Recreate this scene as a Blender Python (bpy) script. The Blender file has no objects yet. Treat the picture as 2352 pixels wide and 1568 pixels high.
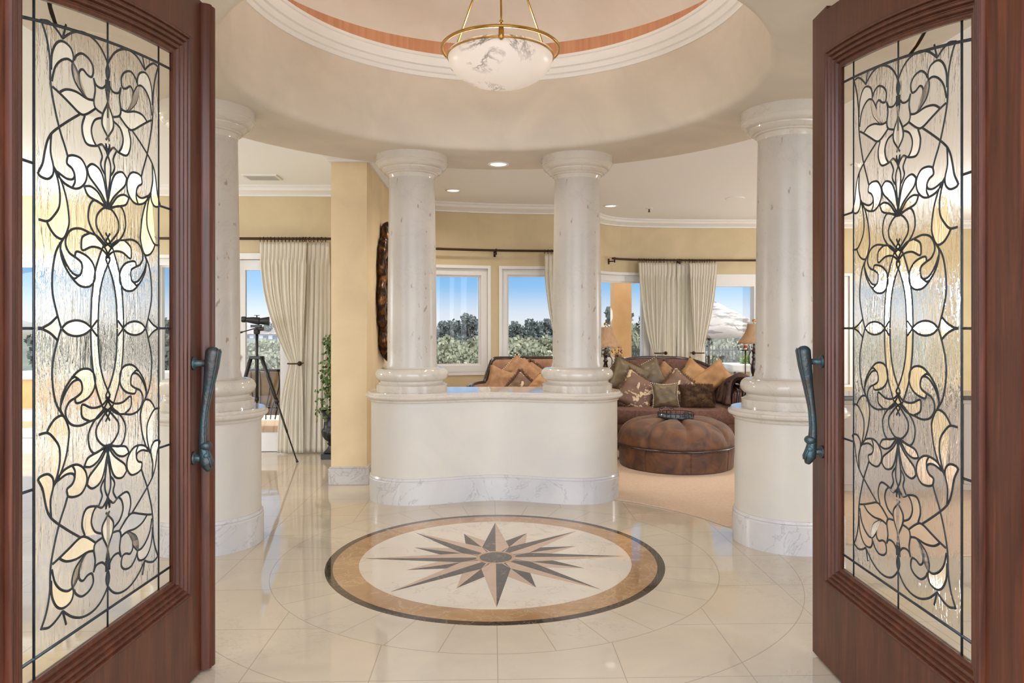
import bpy, bmesh, math, random
from mathutils import Vector, Matrix
random.seed(7)
S = bpy.context.scene
COL = S.collection
pi = math.pi
# ------------------------------------------------------------------ camera
TH = 0.0276
cam = bpy.data.cameras.new('camera'); co = bpy.data.objects.new('camera', cam); COL.objects.link(co)
co.location = (0, 0, 1.25); co.rotation_euler = (pi/2, 0, -TH)
cam.sensor_width = 36; cam.lens = 25.5; cam.shift_y = -31/2352; cam.clip_start = 0.05; cam.clip_end = 600
S.camera = co
S.view_settings.view_transform = 'Standard'; S.view_settings.look = 'None'
S.view_settings.gamma = 1.0; S.view_settings.use_curve_mapping = False
S.view_settings.exposure = 0.65
def L(c):
    return tuple(((v/255)/12.92 if v/255 <= 0.04045 else ((v/255+0.055)/1.055)**2.4) for v in c) + (1.0,)
# ------------------------------------------------------------------ world
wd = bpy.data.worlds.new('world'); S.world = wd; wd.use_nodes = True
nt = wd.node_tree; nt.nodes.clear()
tc = nt.nodes.new('ShaderNodeTexCoord'); sp = nt.nodes.new('ShaderNodeSeparateXYZ')
nt.links.new(tc.outputs['Generated'], sp.inputs[0])
cr = nt.nodes.new('ShaderNodeValToRGB'); e = cr.color_ramp.elements
e[0].position = 0.0; e[0].color = L((150, 150, 140))
e[1].position = 1.0; e[1].color = L((170, 205, 245))
for p_, c_ in ((0.499, (190, 190, 180)), (0.501, (236, 238, 243)), (0.512, (214, 228, 243)), (0.527, (150, 198, 240)), (0.545, (112, 176, 236)), (0.7, (190, 212, 240))):
    q = e.new(p_); q.color = L(c_)
mr = nt.nodes.new('ShaderNodeMapRange'); mr.inputs[1].default_value = -1; mr.inputs[2].default_value = 1
nt.links.new(sp.outputs[2], mr.inputs[0]); nt.links.new(mr.outputs[0], cr.inputs[0])
# the sky over the entrance side (behind the photographer) is boosted to brighten the interior
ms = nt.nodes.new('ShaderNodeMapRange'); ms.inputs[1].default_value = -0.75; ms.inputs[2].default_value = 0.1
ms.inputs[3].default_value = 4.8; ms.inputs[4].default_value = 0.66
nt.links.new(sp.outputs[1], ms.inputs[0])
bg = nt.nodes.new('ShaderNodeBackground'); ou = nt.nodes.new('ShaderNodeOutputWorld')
mw = nt.nodes.new('ShaderNodeMapRange'); mw.inputs[1].default_value = -0.5; mw.inputs[2].default_value = 0.2; mw.inputs[3].default_value = 0.9; mw.inputs[4].default_value = 0.0
nt.links.new(sp.outputs[1], mw.inputs[0])
mxw = nt.nodes.new('ShaderNodeMix'); mxw.data_type = 'RGBA'; mxw.inputs[7].default_value = L((216, 218, 224))
nt.links.new(mw.outputs[0], mxw.inputs[0]); nt.links.new(cr.outputs[0], mxw.inputs[6])
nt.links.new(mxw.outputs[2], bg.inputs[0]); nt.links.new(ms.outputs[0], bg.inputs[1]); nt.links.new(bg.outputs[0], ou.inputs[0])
# ------------------------------------------------------------------ sun, lamps of the rooms and added fill lights
def lamp(kind, name, loc, power, color=(255, 240, 220), size=0.1, rot=(0, 0, 0), spot=2.6):
    l = bpy.data.lights.new(name, kind); l.energy = power; l.color = L(color)[:3]
    if kind == 'SPOT': l.spot_size = spot; l.spot_blend = 1.0; l.shadow_soft_size = size
    elif kind == 'POINT': l.shadow_soft_size = size
    o = bpy.data.objects.new(name, l); COL.objects.link(o); o.location = loc; o.rotation_euler = rot
    return o
sun = bpy.data.lights.new('sun', 'SUN'); sun.energy = 3.2; sun.angle = 0.02; sun.color = (1, .95, .86)
so = bpy.data.objects.new('sun', sun); COL.objects.link(so)
so.rotation_euler = Vector((0.85, 0.35, 1.1)).to_track_quat('Z', 'Y').to_euler(); so.location = (8, 6, 12)
CX, CY = 0.021, 3.952            # centre of the medallion
RY = CY-0.13                     # centre of the round ceiling
ZC, ZS = 2.67, 2.52              # ceiling and soffit heights
DOWN = [  # x, y, z, watts
    (0.05, 5.62, ZS, 12), (-0.15, 6.3, ZC, 26), (0.38, 6.3, ZC, 26), (-0.40, 7.5, ZC, 26), (1.38, 8.4, ZC, 24),
    (3.2, 6.2, ZC, 40), (4.6, 7.6, ZC, 30), (-2.6, 5.2, ZC, 40), (-3.9, 5.4, ZC, 30), (2.1, 6.9, ZC, 36)]
for (x, y, z, w_) in DOWN[:4]+DOWN[5:]:
    lamp('SPOT', 'downlight_or_fill_spot', (x, y, z-0.03), w_, (255, 245, 232), 0.06)  # the last ones have no fixture: unseen spots added to fill the rooms
lamp('POINT', 'pendant_bulb', (0.045, RY, 2.655), 12, (255, 244, 236), 0.06)
# added fill points outside the frame that brighten both far rooms and ceilings
lamp('POINT', 'dining_room_fill', (-5.2, 6.5, 1.6), 75, (244, 248, 255), 0.3)
lamp('POINT', 'living_room_fill', (5.5, 7.1, 1.5), 75, (244, 248, 255), 0.3)
lamp('POINT', 'left_table_lamp_bulb', (1.30, 8.30, 1.12), 1, (255, 226, 190), 0.06)
lamp('POINT', 'right_table_lamp_bulb', (3.05, 8.36, 1.16), 1, (255, 226, 190), 0.06)
# ------------------------------------------------------------------ materials
def newmat(name):
    m = bpy.data.materials.new(name); m.use_nodes = True
    t = m.node_tree; b = t.nodes['Principled BSDF']
    return m, t, b
def noise(t, scale, detail=4, rough=0.55, dist=0.0, vec=None, stretch=None):
    n = t.nodes.new('ShaderNodeTexNoise'); n.inputs['Scale'].default_value = scale
    n.inputs['Detail'].default_value = detail; n.inputs['Roughness'].default_value = rough; n.inputs['Distortion'].default_value = dist
    if vec is None:
        g = t.nodes.new('ShaderNodeTexCoord'); vec = g.outputs['Object']
    if stretch:
        mp = t.nodes.new('ShaderNodeMapping'); mp.inputs['Scale'].default_value = stretch
        t.links.new(vec, mp.inputs[0]); vec = mp.outputs[0]
    t.links.new(vec, n.inputs['Vector'])
    return n
def ramp(t, src, stops):
    r = t.nodes.new('ShaderNodeValToRGB'); e = r.color_ramp.elements
    e[0].position, e[0].color = stops[0][0], stops[0][1]; e[1].position, e[1].color = stops[-1][0], stops[-1][1]
    for p_, c_ in stops[1:-1]:
        q = e.new(p_); q.color = c_
    t.links.new(src, r.inputs[0]); return r
def bump(t, b, src, strength, dist=0.01):
    n = t.nodes.new('ShaderNodeBump'); n.inputs['Strength'].default_value = strength; n.inputs['Distance'].default_value = dist
    t.links.new(src, n.inputs['Height']); t.links.new(n.outputs[0], b.inputs['Normal']); return n
def mat(name, c, rough=0.5, c2=None, scale=3.0, metal=0.0, bmp=0.0, bscale=40, stretch=None, coat=0.0, sheen=0.0, detail=4, dist=0.0, lo=.35, hi=.65, spec=None):
    m, t, b = newmat(name)
    b.inputs['Base Color'].default_value = L(c); b.inputs['Roughness'].default_value = rough; b.inputs['Metallic'].default_value = metal
    if spec is not None: b.inputs['Specular IOR Level'].default_value = spec
    if coat: b.inputs['Coat Weight'].default_value = coat; b.inputs['Coat Roughness'].default_value = 0.12
    if sheen: b.inputs['Sheen Weight'].default_value = sheen; b.inputs['Sheen Roughness'].default_value = 0.4
    if c2:
        n = noise(t, scale, detail, 0.55, dist, stretch=stretch)
        r = ramp(t, n.outputs[0], [(lo, L(c)), (hi, L(c2))]); t.links.new(r.outputs[0], b.inputs['Base Color'])
    if bmp:
        n2 = noise(t, bscale, 3, stretch=stretch); bump(t, b, n2.outputs[0], bmp)
    return m
def mixc(t, fac, a, b_, mode='MIX'):
    m = t.nodes.new('ShaderNodeMix'); m.data_type = 'RGBA'; m.blend_type = mode
    for s_, v in ((0, fac), (6, a), (7, b_)):
        if isinstance(v, (float, int)): m.inputs[s_].default_value = v
        elif isinstance(v, tuple): m.inputs[s_].default_value = v
        else: t.links.new(v, m.inputs[s_])
    return m.outputs[2]
def stone(name, c, c2, vein, rough, vs=1.6, speck=None, vw=0.012, vamt=0.5):
    m, t, b = newmat(name)
    g = t.nodes.new('ShaderNodeTexCoord').outputs['Object']
    n = noise(t, 2.2, 6, 0.6, 0.6, g); base = ramp(t, n.outputs[0], [(.35, L(c)), (.65, L(c2))]).outputs[0]
    v = noise(t, vs, 7, 0.62, 1.2, g)
    vr = ramp(t, v.outputs[0], [(.5-vw, (0, 0, 0, 1)), (.5, (vamt,)*3+(1,)), (.5+vw, (0, 0, 0, 1))]).outputs[0]
    col = mixc(t, vr, base, L(vein))
    if speck:
        s = noise(t, 26, 2, 0.5, 0.0, g, (1, 1, .55)); sr = ramp(t, s.outputs[0], [(.68, (0, 0, 0, 1)), (.735, (.75,)*3+(1,))]).outputs[0]
        col = mixc(t, sr, col, L(speck))
    t.links.new(col, b.inputs['Base Color']); b.inputs['Roughness'].default_value = rough
    return m
M = {}
M['plaster'] = mat('cream_plaster', (214, 203, 186), 0.55, (203, 193, 178), 2.2, dist=.8, detail=6)
M['gold_wall'] = mat('golden_wall_plaster', (208, 190, 152), 0.6, (196, 178, 142), 1.8, dist=.8, detail=6)
M['pillar_wall'] = mat('pillar_plaster', (224, 201, 160), 0.6, (212, 190, 152), 2.0, dist=.8, detail=6)
M['white_trim'] = mat('white_trim_paint', (228, 226, 222), 0.35)
M['white_ceiling'] = mat('white_ceiling_paint', (240, 242, 242), 0.8)
M['counter_wall'] = mat('pale_polished_plaster', (205, 198, 185), 0.4, (194, 190, 182), 2.0, dist=.7, detail=6)
M['base_marble'] = stone('veined_base_marble', (200, 196, 192), (186, 184, 184), (150, 148, 150), 0.22, 3.0, vamt=.6)
M['cap_marble'] = stone('polished_cap_marble', (206, 198, 186), (196, 188, 176), (176, 164, 150), 0.08, 2.0, vamt=.4)
M['column_stone'] = stone('pitted_column_stone', (197, 190, 180), (184, 179, 172), (170, 160, 150), 0.32, 2.0, speck=(138, 120, 106), vamt=.3)
M['dark_marble'] = stone('dark_brown_marble', (66, 54, 47), (50, 43, 40), (150, 128, 110), 0.04, 7.0, vw=.008, vamt=.7)
M['tan_marble'] = stone('honey_brown_marble', (172, 138, 102), (146, 112, 80), (200, 170, 130), 0.04, 5.0, vw=.02, vamt=.5)
M['rose_marble'] = stone('rose_beige_marble', (186, 158, 134), (172, 144, 122), (150, 120, 98), 0.04, 4.0, vamt=.4)
M['field_marble'] = stone('ivory_medallion_marble', (208, 196, 178), (196, 186, 172), (170, 150, 128), 0.04, 2.4, vw=.01, vamt=.5)
M['copper'] = mat('copper_leaf_band', (200, 150, 116), 0.5, (184, 132, 98), 30, stretch=(1, 1, .05))
M['dome'] = mat('dome_plaster', (212, 208, 200), 0.6, (202, 197, 186), 1.6, dist=.8)
M['brass'] = mat('brushed_brass', (186, 150, 84), 0.25, metal=1.0)
M['rod'] = mat('dark_bronze_rod', (62, 42, 30), 0.4, metal=.5)
M['drape'] = mat('ivory_drapery', (238, 232, 216), 0.8, (230, 224, 208), 60, stretch=(1, 1, .1))
def through(m, f, c):
    t = m.node_tree; o = t.nodes['Material Output']; b = t.nodes['Principled BSDF']
    tr = t.nodes.new('ShaderNodeBsdfTranslucent'); tr.inputs[0].default_value = L(c); x = t.nodes.new('ShaderNodeMixShader'); x.inputs[0].default_value = f
    t.links.new(b.outputs[0], x.inputs[1]); t.links.new(tr.outputs[0], x.inputs[2]); t.links.new(x.outputs[0], o.inputs[0])
through(M['drape'], .3, (240, 232, 214))
M['carpet'] = mat('beige_carpet', (205, 180, 156), 0.95, (196, 170, 146), 60, bmp=.4, bscale=300)
M['black'] = mat('black_metal', (22, 22, 24), 0.35)
M['iron'] = mat('black_wrought_iron', (34, 30, 30), 0.45, metal=.4)
M['bronze'] = mat('verdigris_bronze', (70, 66, 64), 0.42, (58, 86, 92), 14, metal=.55, bmp=.3, bscale=60)
M['lead'] = mat('lead_came', (70, 78, 84), 0.38, (56, 64, 72), 30, metal=.75)
M['darkwood'] = mat('carved_dark_wood', (52, 34, 26), 0.25, (38, 25, 20), 20, coat=.5)
M['sofa'] = mat('mauve_brown_chenille', (116, 80, 66), 0.8, (92, 62, 52), 40, bmp=.3, bscale=120, sheen=.08)
M['sofa_tan'] = mat('tan_brown_suede', (156, 116, 88), 0.8, (134, 96, 72), 12, bmp=.2, bscale=80, sheen=.06)
M['velvet'] = mat('brown_velvet', (112, 72, 44), 0.6, (70, 44, 30), 5, dist=1.8, sheen=.12, detail=6)
M['olive'] = mat('olive_silk', (112, 94, 68), 0.4, (92, 76, 50), 6)
M['gold_velvet'] = mat('gold_velvet', (176, 134, 86), 0.6, (150, 106, 60), 8, sheen=.1)
M['tan_pillow'] = mat('tan_weave', (164, 124, 88), 0.75, (146, 106, 74), 30)
M['fringe'] = mat('mixed_brown_fringe', (112, 84, 62), 0.8, (70, 50, 38), 90)
M['fur'] = mat('brown_fur', (104, 74, 48), 0.8, (66, 44, 28), 16)
M['mink'] = mat('striped_mink_fur', (86, 54, 38), 0.6, (34, 22, 18), 9, dist=1.6)
M['damask'] = mat('cream_and_brown_damask', (112, 82, 64), 0.6, (206, 184, 150), 9, lo=.52, hi=.55, dist=1.0)
M['pearl'] = mat('pearl_bead', (226, 216, 200), 0.2)
M['shade'] = mat('tan_silk_lamp_shade', (186, 152, 118), 0.7, (174, 138, 104), 40, stretch=(1, 1, .1))
M['orange_stucco'] = mat('orange_stucco', (214, 166, 112), 0.85, (202, 152, 98), 3, bmp=.2, bscale=90)
M['patio'] = mat('pale_patio_stone', (200, 194, 184), 0.7, (184, 178, 168), 3)
M['cushion'] = mat('beige_outdoor_cushion', (168, 136, 96), 0.8)
M['foliage'] = mat('haze_greyed_tree_leaves', (66, 72, 68), 0.8, (90, 96, 90), 1.2)  # distance haze is mixed into this leaf colour
M['shrub'] = mat('sage_hillside_shrub', (100, 104, 82), 0.85, (138, 136, 110), 1.0)
M['hill'] = mat('brushy_hillside', (104, 110, 96), 0.95, (82, 90, 84), .35, bmp=.3, bscale=2, detail=8)
M['bark'] = mat('grey_tree_bark', (92, 84, 76), 0.9)
M['ivy'] = mat('green_ivy_leaf', (58, 84, 38), 0.45, (98, 122, 60), 14)
M['stem'] = mat('vine_stem', (96, 80, 50), 0.8)
M['umbrella'] = mat('weathered_ivory_canvas', (150, 140, 128), 0.85, (92, 84, 78), 3.5, stretch=(1, 1, 5), lo=.5, hi=.6)
M['grey_vent'] = mat('pale_grey_vent', (186, 186, 180), 0.6)
M['greige'] = mat('greige_cabinet_paint', (170, 158, 146), 0.5)
M['mirror'] = mat('mirror_glass', (220, 220, 220), 0.03, metal=1.0)
M['goldleaf'] = mat('dark_gilt_carving', (48, 32, 22), 0.3, (140, 92, 44), 18, metal=.6, lo=.45, hi=.7)
M['red'] = mat('red_label', (190, 40, 46), 0.5)
M['white_shade'] = mat('white_linen_shade', (236, 232, 222), 0.7)
M['house'] = mat('distant_house_wall', (168, 170, 172), 0.8)
M['roof'] = mat('distant_grey_brown_roof', (140, 130, 122), 0.9, (124, 116, 110), 4)
M['glass_dark'] = mat('dark_window_glass', (84, 96, 110), 0.15)
M['stone_planter'] = mat('tan_stone_planter', (176, 156, 120), 0.85, (146, 128, 98), 9)
M['bright_leaf'] = mat('bright_green_leaf', (126, 164, 60), 0.6, (98, 140, 44), 9)
def wood():
    m, t, b = newmat('mahogany')
    g = t.nodes.new('ShaderNodeTexCoord').outputs['Object']
    n = noise(t, 5.0, 8, 0.65, 1.2, g, (6, 6, .35)); r = ramp(t, n.outputs[0], [(.3, L((54, 25, 15))), (.5, L((76, 37, 22))), (.72, L((98, 52, 31)))])
    f = noise(t, 120, 3, 0.5, 0, g, (1, 1, .06))
    col = mixc(t, 0.25, r.outputs[0], f.outputs[0], 'OVERLAY')
    t.links.new(col, b.inputs['Base Color']); b.inputs['Roughness'].default_value = 0.36; b.inputs['Specular IOR Level'].default_value = .35
    b.inputs['Coat Weight'].default_value = 0.08; b.inputs['Coat Roughness'].default_value = 0.15
    return m
M['wood'] = wood()
def emis(name, c, s, base=None):
    m, t, b = newmat(name); b.inputs['Base Color'].default_value = L(base or c)
    b.inputs['Emission Color'].default_value = L(c); b.inputs['Emission Strength'].default_value = s; return m
M['lit_lens'] = emis('lit_downlight_lens', (255, 246, 226), 1.0)
M['cove'] = emis('warm_cove_light_strip', (255, 232, 208), 1.5)
def alabaster():
    m, t, b = newmat('lit_alabaster')
    g = t.nodes.new('ShaderNodeTexCoord').outputs['Object']
    n = noise(t, 3.4, 6, .65, 1.1, g); v = ramp(t, n.outputs[0], [(.47, (0, 0, 0, 1)), (.505, (.9,)*3+(1,)), (.54, (0, 0, 0, 1))]).outputs[0]
    k = noise(t, 2.6, 2, .5, 0, g); kr = ramp(t, k.outputs[0], [(.46, (0, 0, 0, 1)), (.58, (1, 1, 1, 1))]).outputs[0]
    mm = t.nodes.new('ShaderNodeMath'); mm.operation = 'MULTIPLY'; t.links.new(v, mm.inputs[0]); t.links.new(kr, mm.inputs[1])
    col = mixc(t, mm.outputs[0], L((238, 226, 216)), L((84, 74, 70)))
    t.links.new(col, b.inputs['Base Color']); t.links.new(col, b.inputs['Emission Color']); b.inputs['Emission Strength'].default_value = .13
    b.inputs['Roughness'].default_value = .3
    return m
M['alabaster'] = alabaster()
def clear():
    m, t, b = newmat('clear_window_glass'); o = t.nodes['Material Output']; t.nodes.remove(b)
    a = t.nodes.new('ShaderNodeBsdfTransparent'); g = t.nodes.new('ShaderNodeBsdfGlossy'); g.inputs['Roughness'].default_value = .02
    x = t.nodes.new('ShaderNodeMixShader'); x.inputs[0].default_value = 0.02
    t.links.new(a.outputs[0], x.inputs[1]); t.links.new(g.outputs[0], x.inputs[2]); t.links.new(x.outputs[0], o.inputs[0]); return m
M['clear'] = clear()
def wavy(name, strength, streak, rough, tint, ior=1.3):
    m, t, b = newmat(name)
    b.inputs['Transmission Weight'].default_value = 1.0; b.inputs['IOR'].default_value = ior
    b.inputs['Roughness'].default_value = rough; b.inputs['Base Color'].default_value = tint
    if strength:
        n = noise(t, 60, 3, .55, .6, stretch=streak)
        lo = noise(t, 2.6, 2, .5, 0); lr = ramp(t, lo.outputs[0], [(.38, (.2,)*3+(1,)), (.6, (1,)*3+(1,))]).outputs[0]
        mm = t.nodes.new('ShaderNodeMath'); mm.operation = 'MULTIPLY'; t.links.new(n.outputs[0], mm.inputs[0]); t.links.new(lr, mm.inputs[1])
        bump(t, b, mm.outputs[0], strength, 0.006)
    return m
M['wavy'] = wavy('rippled_door_glass', .5, (1, 1, .25), 0.02, (.96, .96, .93, 1))
M['bevel'] = wavy('bevelled_door_glass', 0, None, 0.0, (.99, .99, .96, 1), 1.12)
M['bottle'] = wavy('glass_drop', 0, None, 0.0, (.9, .9, .9, 1))
# ------------------------------------------------------------------ mesh helpers
def link(name, bm, m, parent=None, smooth=False, ang=None, recalc=True):
    me = bpy.data.meshes.new(name)
    if recalc: bmesh.ops.recalc_face_normals(bm, faces=bm.faces[:])
    bm.to_mesh(me); bm.free()
    me.materials.append(M[m] if isinstance(m, str) else m)
    o = bpy.data.objects.new(name, me); COL.objects.link(o)
    if smooth:
        for p in me.polygons: p.use_smooth = True
        if ang:
            try: me.set_sharp_from_angle(angle=ang)
            except Exception: pass
    if parent: o.parent = parent
    return o
def tag(o, label=None, cat=None, group=None, kind=None):
    if label: o['label'] = label
    if cat: o['category'] = cat
    if group: o['group'] = group
    if kind: o['kind'] = kind
    return o
def thing(name, label, cat, loc=(0, 0, 0), rz=0, group=None):
    o = bpy.data.objects.new(name, None); COL.objects.link(o); o.location = loc; o.rotation_euler = (0, 0, rz); o.empty_display_size = .1
    return tag(o, label, cat, group)
def copy_tree(o, parent=None):
    c = o.copy(); COL.objects.link(c)
    if parent: c.parent = parent
    for ch in list(o.children): copy_tree(ch, c)
    return c
def box(bm, x0, x1, y0, y1, z0, z1):
    v = [bm.verts.new((x, y, z)) for x in (x0, x1) for y in (y0, y1) for z in (z0, z1)]
    for f in ((0, 1, 3, 2), (4, 6, 7, 5), (0, 4, 5, 1), (2, 3, 7, 6), (0, 2, 6, 4), (1, 5, 7, 3)): bm.faces.new([v[i] for i in f])
def B(*a):
    bm = bmesh.new(); box(bm, *a); return bm
def BM(): return bmesh.new()
def bevelled(bm, w=.004, seg=2):
    bmesh.ops.bevel(bm, geom=bm.edges[:], offset=w, segments=seg, affect='EDGES', profile=.5); return bm
def grid_faces(bm, rows, close_u=False, close_v=False):
    R, C = len(rows), len(rows[0])
    for i in range(R if close_u else R-1):
        for j in range(C if close_v else C-1):
            try: bm.faces.new((rows[i][j], rows[i][(j+1) % C], rows[(i+1) % R][(j+1) % C], rows[(i+1) % R][j]))
            except ValueError: pass
def lathe(bm, prof, cx=0, cy=0, n=48, cap=False):
    rows = []
    for r, z in prof: rows.append([bm.verts.new((cx+r*math.cos(2*pi*k/n), cy+r*math.sin(2*pi*k/n), z)) for k in range(n)])
    grid_faces(bm, rows, False, True)
    if cap:
        if prof[0][0] > 1e-6: bm.faces.new(rows[0])
        if prof[-1][0] > 1e-6: bm.faces.new(rows[-1])
def LA(prof, n=48, cap=True, cx=0, cy=0):
    bm = bmesh.new(); lathe(bm, prof, cx, cy, n, cap); return bm
def tube(bm, pts, r, n=8, cap=True, closed=False):
    pts = [Vector(p) for p in pts]; N = len(pts); rows = []
    up = None
    for i, p in enumerate(pts):
        a = pts[(i-1) % N] if (i > 0 or closed) else p; b = pts[(i+1) % N] if (i < N-1 or closed) else p
        t = (b-a)
        if t.length < 1e-9: t = Vector((0, 0, 1))
        t.normalize()
        if up is None:
            up = Vector((0, 0, 1)) if abs(t.z) < .9 else Vector((1, 0, 0))
        s = t.cross(up)
        if s.length < 1e-6: s = t.cross(Vector((0, 1, 0.01)))
        s.normalize(); w = s.cross(t).normalized(); up = w
        rr = r[i] if isinstance(r, (list, tuple)) else r
        rows.append([bm.verts.new(p + (s*math.cos(2*pi*k/n) + w*math.sin(2*pi*k/n))*rr) for k in range(n)])
    grid_faces(bm, rows, closed, True)
    if cap and not closed: bm.faces.new(rows[0]); bm.faces.new(rows[-1])
def T(pts, r, n=8, closed=False):
    bm = bmesh.new(); tube(bm, pts, r, n, True, closed); return bm
def crom(pts, k=6, closed=False):
    P = [Vector(p) for p in pts]; out = []; N = len(P)
    for i in range(N if closed else N-1):
        p0 = P[(i-1) % N] if (i > 0 or closed) else P[0]; p1 = P[i]; p2 = P[(i+1) % N]; p3 = P[(i+2) % N] if (i < N-2 or closed) else P[-1]
        for j in range(k):
            t = j/k
            out.append(.5*((2*p1)+(-p0+p2)*t+(2*p0-5*p1+4*p2-p3)*t*t+(-p0+3*p1-3*p2+p3)*t**3))
    if not closed: out.append(P[-1])
    return out
def ball(bm, c, r, seg=10, sz=1.0):
    mt = Matrix.Translation(c) @ Matrix.Diagonal((1, 1, sz, 1))
    bmesh.ops.create_uvsphere(bm, u_segments=seg, v_segments=max(4, seg//2+1), radius=r, matrix=mt)
def wpos(px, d):
    """point of the plan seen in column px of the photo at a distance d in front of the camera"""
    xc = (px-1176)/1666*d
    return (xc*math.cos(TH)+d*math.sin(TH), -xc*math.sin(TH)+d*math.cos(TH))
def zof(py, d): return 1.25+(753-py)/1666*d
# a plan path with boxes bent along it
class Path:
    def __init__(s, pts, k=10):
        p = crom([(x, y, 0) for x, y in pts], k); s.p = p; s.l = [0]
        for a, b in zip(p, p[1:]): s.l.append(s.l[-1]+(b-a).length)
        s.len = s.l[-1]
    def at(s, t, off=0.0):
        t = max(0, min(s.len, t)); i = 0
        while i < len(s.l)-2 and s.l[i+1] < t: i += 1
        a, b = s.p[i], s.p[i+1]; q = a.lerp(b, (t-s.l[i])/max(1e-9, s.l[i+1]-s.l[i])); d = (b-a).normalized()
        return Vector((q.x-d.y*off, q.y+d.x*off, 0))
    def sx(s, x):                     # arc length where the path reaches x
        for i in range(len(s.p)-1):
            if s.p[i].x <= x <= s.p[i+1].x: return s.l[i]+(x-s.p[i].x)/(s.p[i+1].x-s.p[i].x)*(s.l[i+1]-s.l[i])
        return 0 if x < s.p[0].x else s.len
def bbox(bm, P, s0, s1, z0, z1, o0, o1, step=.12):
    n = max(1, int((s1-s0)/step)); rows = []
    for i in range(n+1):
        t = s0+(s1-s0)*i/n; a = P.at(t, o0); b = P.at(t, o1)
        rows.append([bm.verts.new((a.x, a.y, z0)), bm.verts.new((b.x, b.y, z0)), bm.verts.new((b.x, b.y, z1)), bm.verts.new((a.x, a.y, z1))])
    grid_faces(bm, rows, False, True); bm.faces.new(rows[0]); bm.faces.new(rows[-1])
def sweep(bm, P, s0, s1, prof, step=.12):
    """prof: list of (offset, z)"""
    n = max(1, int((s1-s0)/step)); rows = []
    for i in range(n+1):
        t = s0+(s1-s0)*i/n; r = []
        for o, z in prof:
            q = P.at(t, o); r.append(bm.verts.new((q.x, q.y, z)))
        rows.append(r)
    grid_faces(bm, rows, False, True); bm.faces.new(rows[0]); bm.faces.new(rows[-1])
# offsets: positive offset = away from the camera for paths running left to right
# ------------------------------------------------------------------ floor
def marble_floor():
    m, t, b = newmat('polished_cream_marble_tiles')
    N = t.nodes; K = t.links
    g = N.new('ShaderNodeNewGeometry').outputs['Position']
    sx = N.new('ShaderNodeSeparateXYZ'); K.new(g, sx.inputs[0])
    def mth(op, a, b_=None, c=None):
        n = N.new('ShaderNodeMath'); n.operation = op
        for i, v in enumerate((a, b_, c)):
            if v is None: continue
            if isinstance(v, (int, float)): n.inputs[i].default_value = v
            else: K.new(v, n.inputs[i])
        return n.outputs[0]
    X = mth('SUBTRACT', sx.outputs[0], CX); Y = mth('SUBTRACT', sx.outputs[1], CY)
    r = mth('SQRT', mth('ADD', mth('MULTIPLY', X, X), mth('MULTIPLY', Y, Y)))
    ang = mth('ARCTAN2', X, Y)
    def near(v, step, w):             # 1 on a joint
        q = mth('ABSOLUTE', mth('SUBTRACT', mth('FRACT', mth('ADD', mth('DIVIDE', v, step), .5)), .5))
        return mth('LESS_THAN', q, w/step)
    gx = near(X, .457, .0016); gy = near(Y, .457, .0016)
    grid = mth('MAXIMUM', gx, gy); outer = mth('GREATER_THAN', r, 1.17)
    step = pi/16
    q = mth('ABSOLUTE', mth('SUBTRACT', mth('FRACT', mth('ADD', mth('DIVIDE', ang, step), .5)), .5))
    rad = mth('LESS_THAN', mth('MULTIPLY', mth('MULTIPLY', q, step), r), .0016)
    inner = mth('MULTIPLY', rad, mth('LESS_THAN', r, 1.17))
    circ = mth('LESS_THAN', mth('ABSOLUTE', mth('SUBTRACT', r, 1.17)), .0018)
    circ2 = mth('LESS_THAN', mth('ABSOLUTE', mth('SUBTRACT', r, 1.56)), .0018)
    jo = mth('MAXIMUM', mth('MAXIMUM', mth('MULTIPLY', grid, outer), inner), mth('MAXIMUM', circ, circ2))
    n = noise(t, 1.3, 6, .6, .8, g); base = ramp(t, n.outputs[0], [(.34, L((196, 182, 160))), (.66, L((182, 170, 154)))]).outputs[0]
    ix = mth('FLOOR', mth('DIVIDE', X, .457)); iy = mth('FLOOR', mth('DIVIDE', Y, .457))
    cb = N.new('ShaderNodeCombineXYZ'); K.new(ix, cb.inputs[0]); K.new(iy, cb.inputs[1])
    wn = N.new('ShaderNodeTexWhiteNoise'); K.new(cb.outputs[0], wn.inputs[0])
    tv = mth('MULTIPLY', wn.outputs[0], mth('MULTIPLY', outer, .35))
    base = mixc(t, tv, base, L((196, 176, 150)))
    v = noise(t, 3.1, 8, .7, 1.6, g); vr = ramp(t, v.outputs[0], [(.492, (0, 0, 0, 1)), (.5, (.55,)*3+(1,)), (.508, (0, 0, 0, 1))]).outputs[0]
    k = noise(t, .9, 2, .5, 0, g); kr = ramp(t, k.outputs[0], [(.5, (0, 0, 0, 1)), (.6, (1, 1, 1, 1))]).outputs[0]
    col = mixc(t, mth('MULTIPLY', vr, kr), base, L((150, 130, 108)))
    col = mixc(t, mth('MULTIPLY', jo, .55), col, L((120, 108, 94)))
    K.new(col, b.inputs['Base Color']); b.inputs['Roughness'].default_value = .045; b.inputs['IOR'].default_value = 1.6
    return m
M['floor'] = marble_floor()
tag(link('floor', B(-6.4, 6.4, 1.3, 9.9, -.08, 0), 'floor'), kind='structure')
tag(link('porch_floor', B(-7, 7, -8, 1.3, -.10, -.02), 'patio'), kind='structure')
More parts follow.
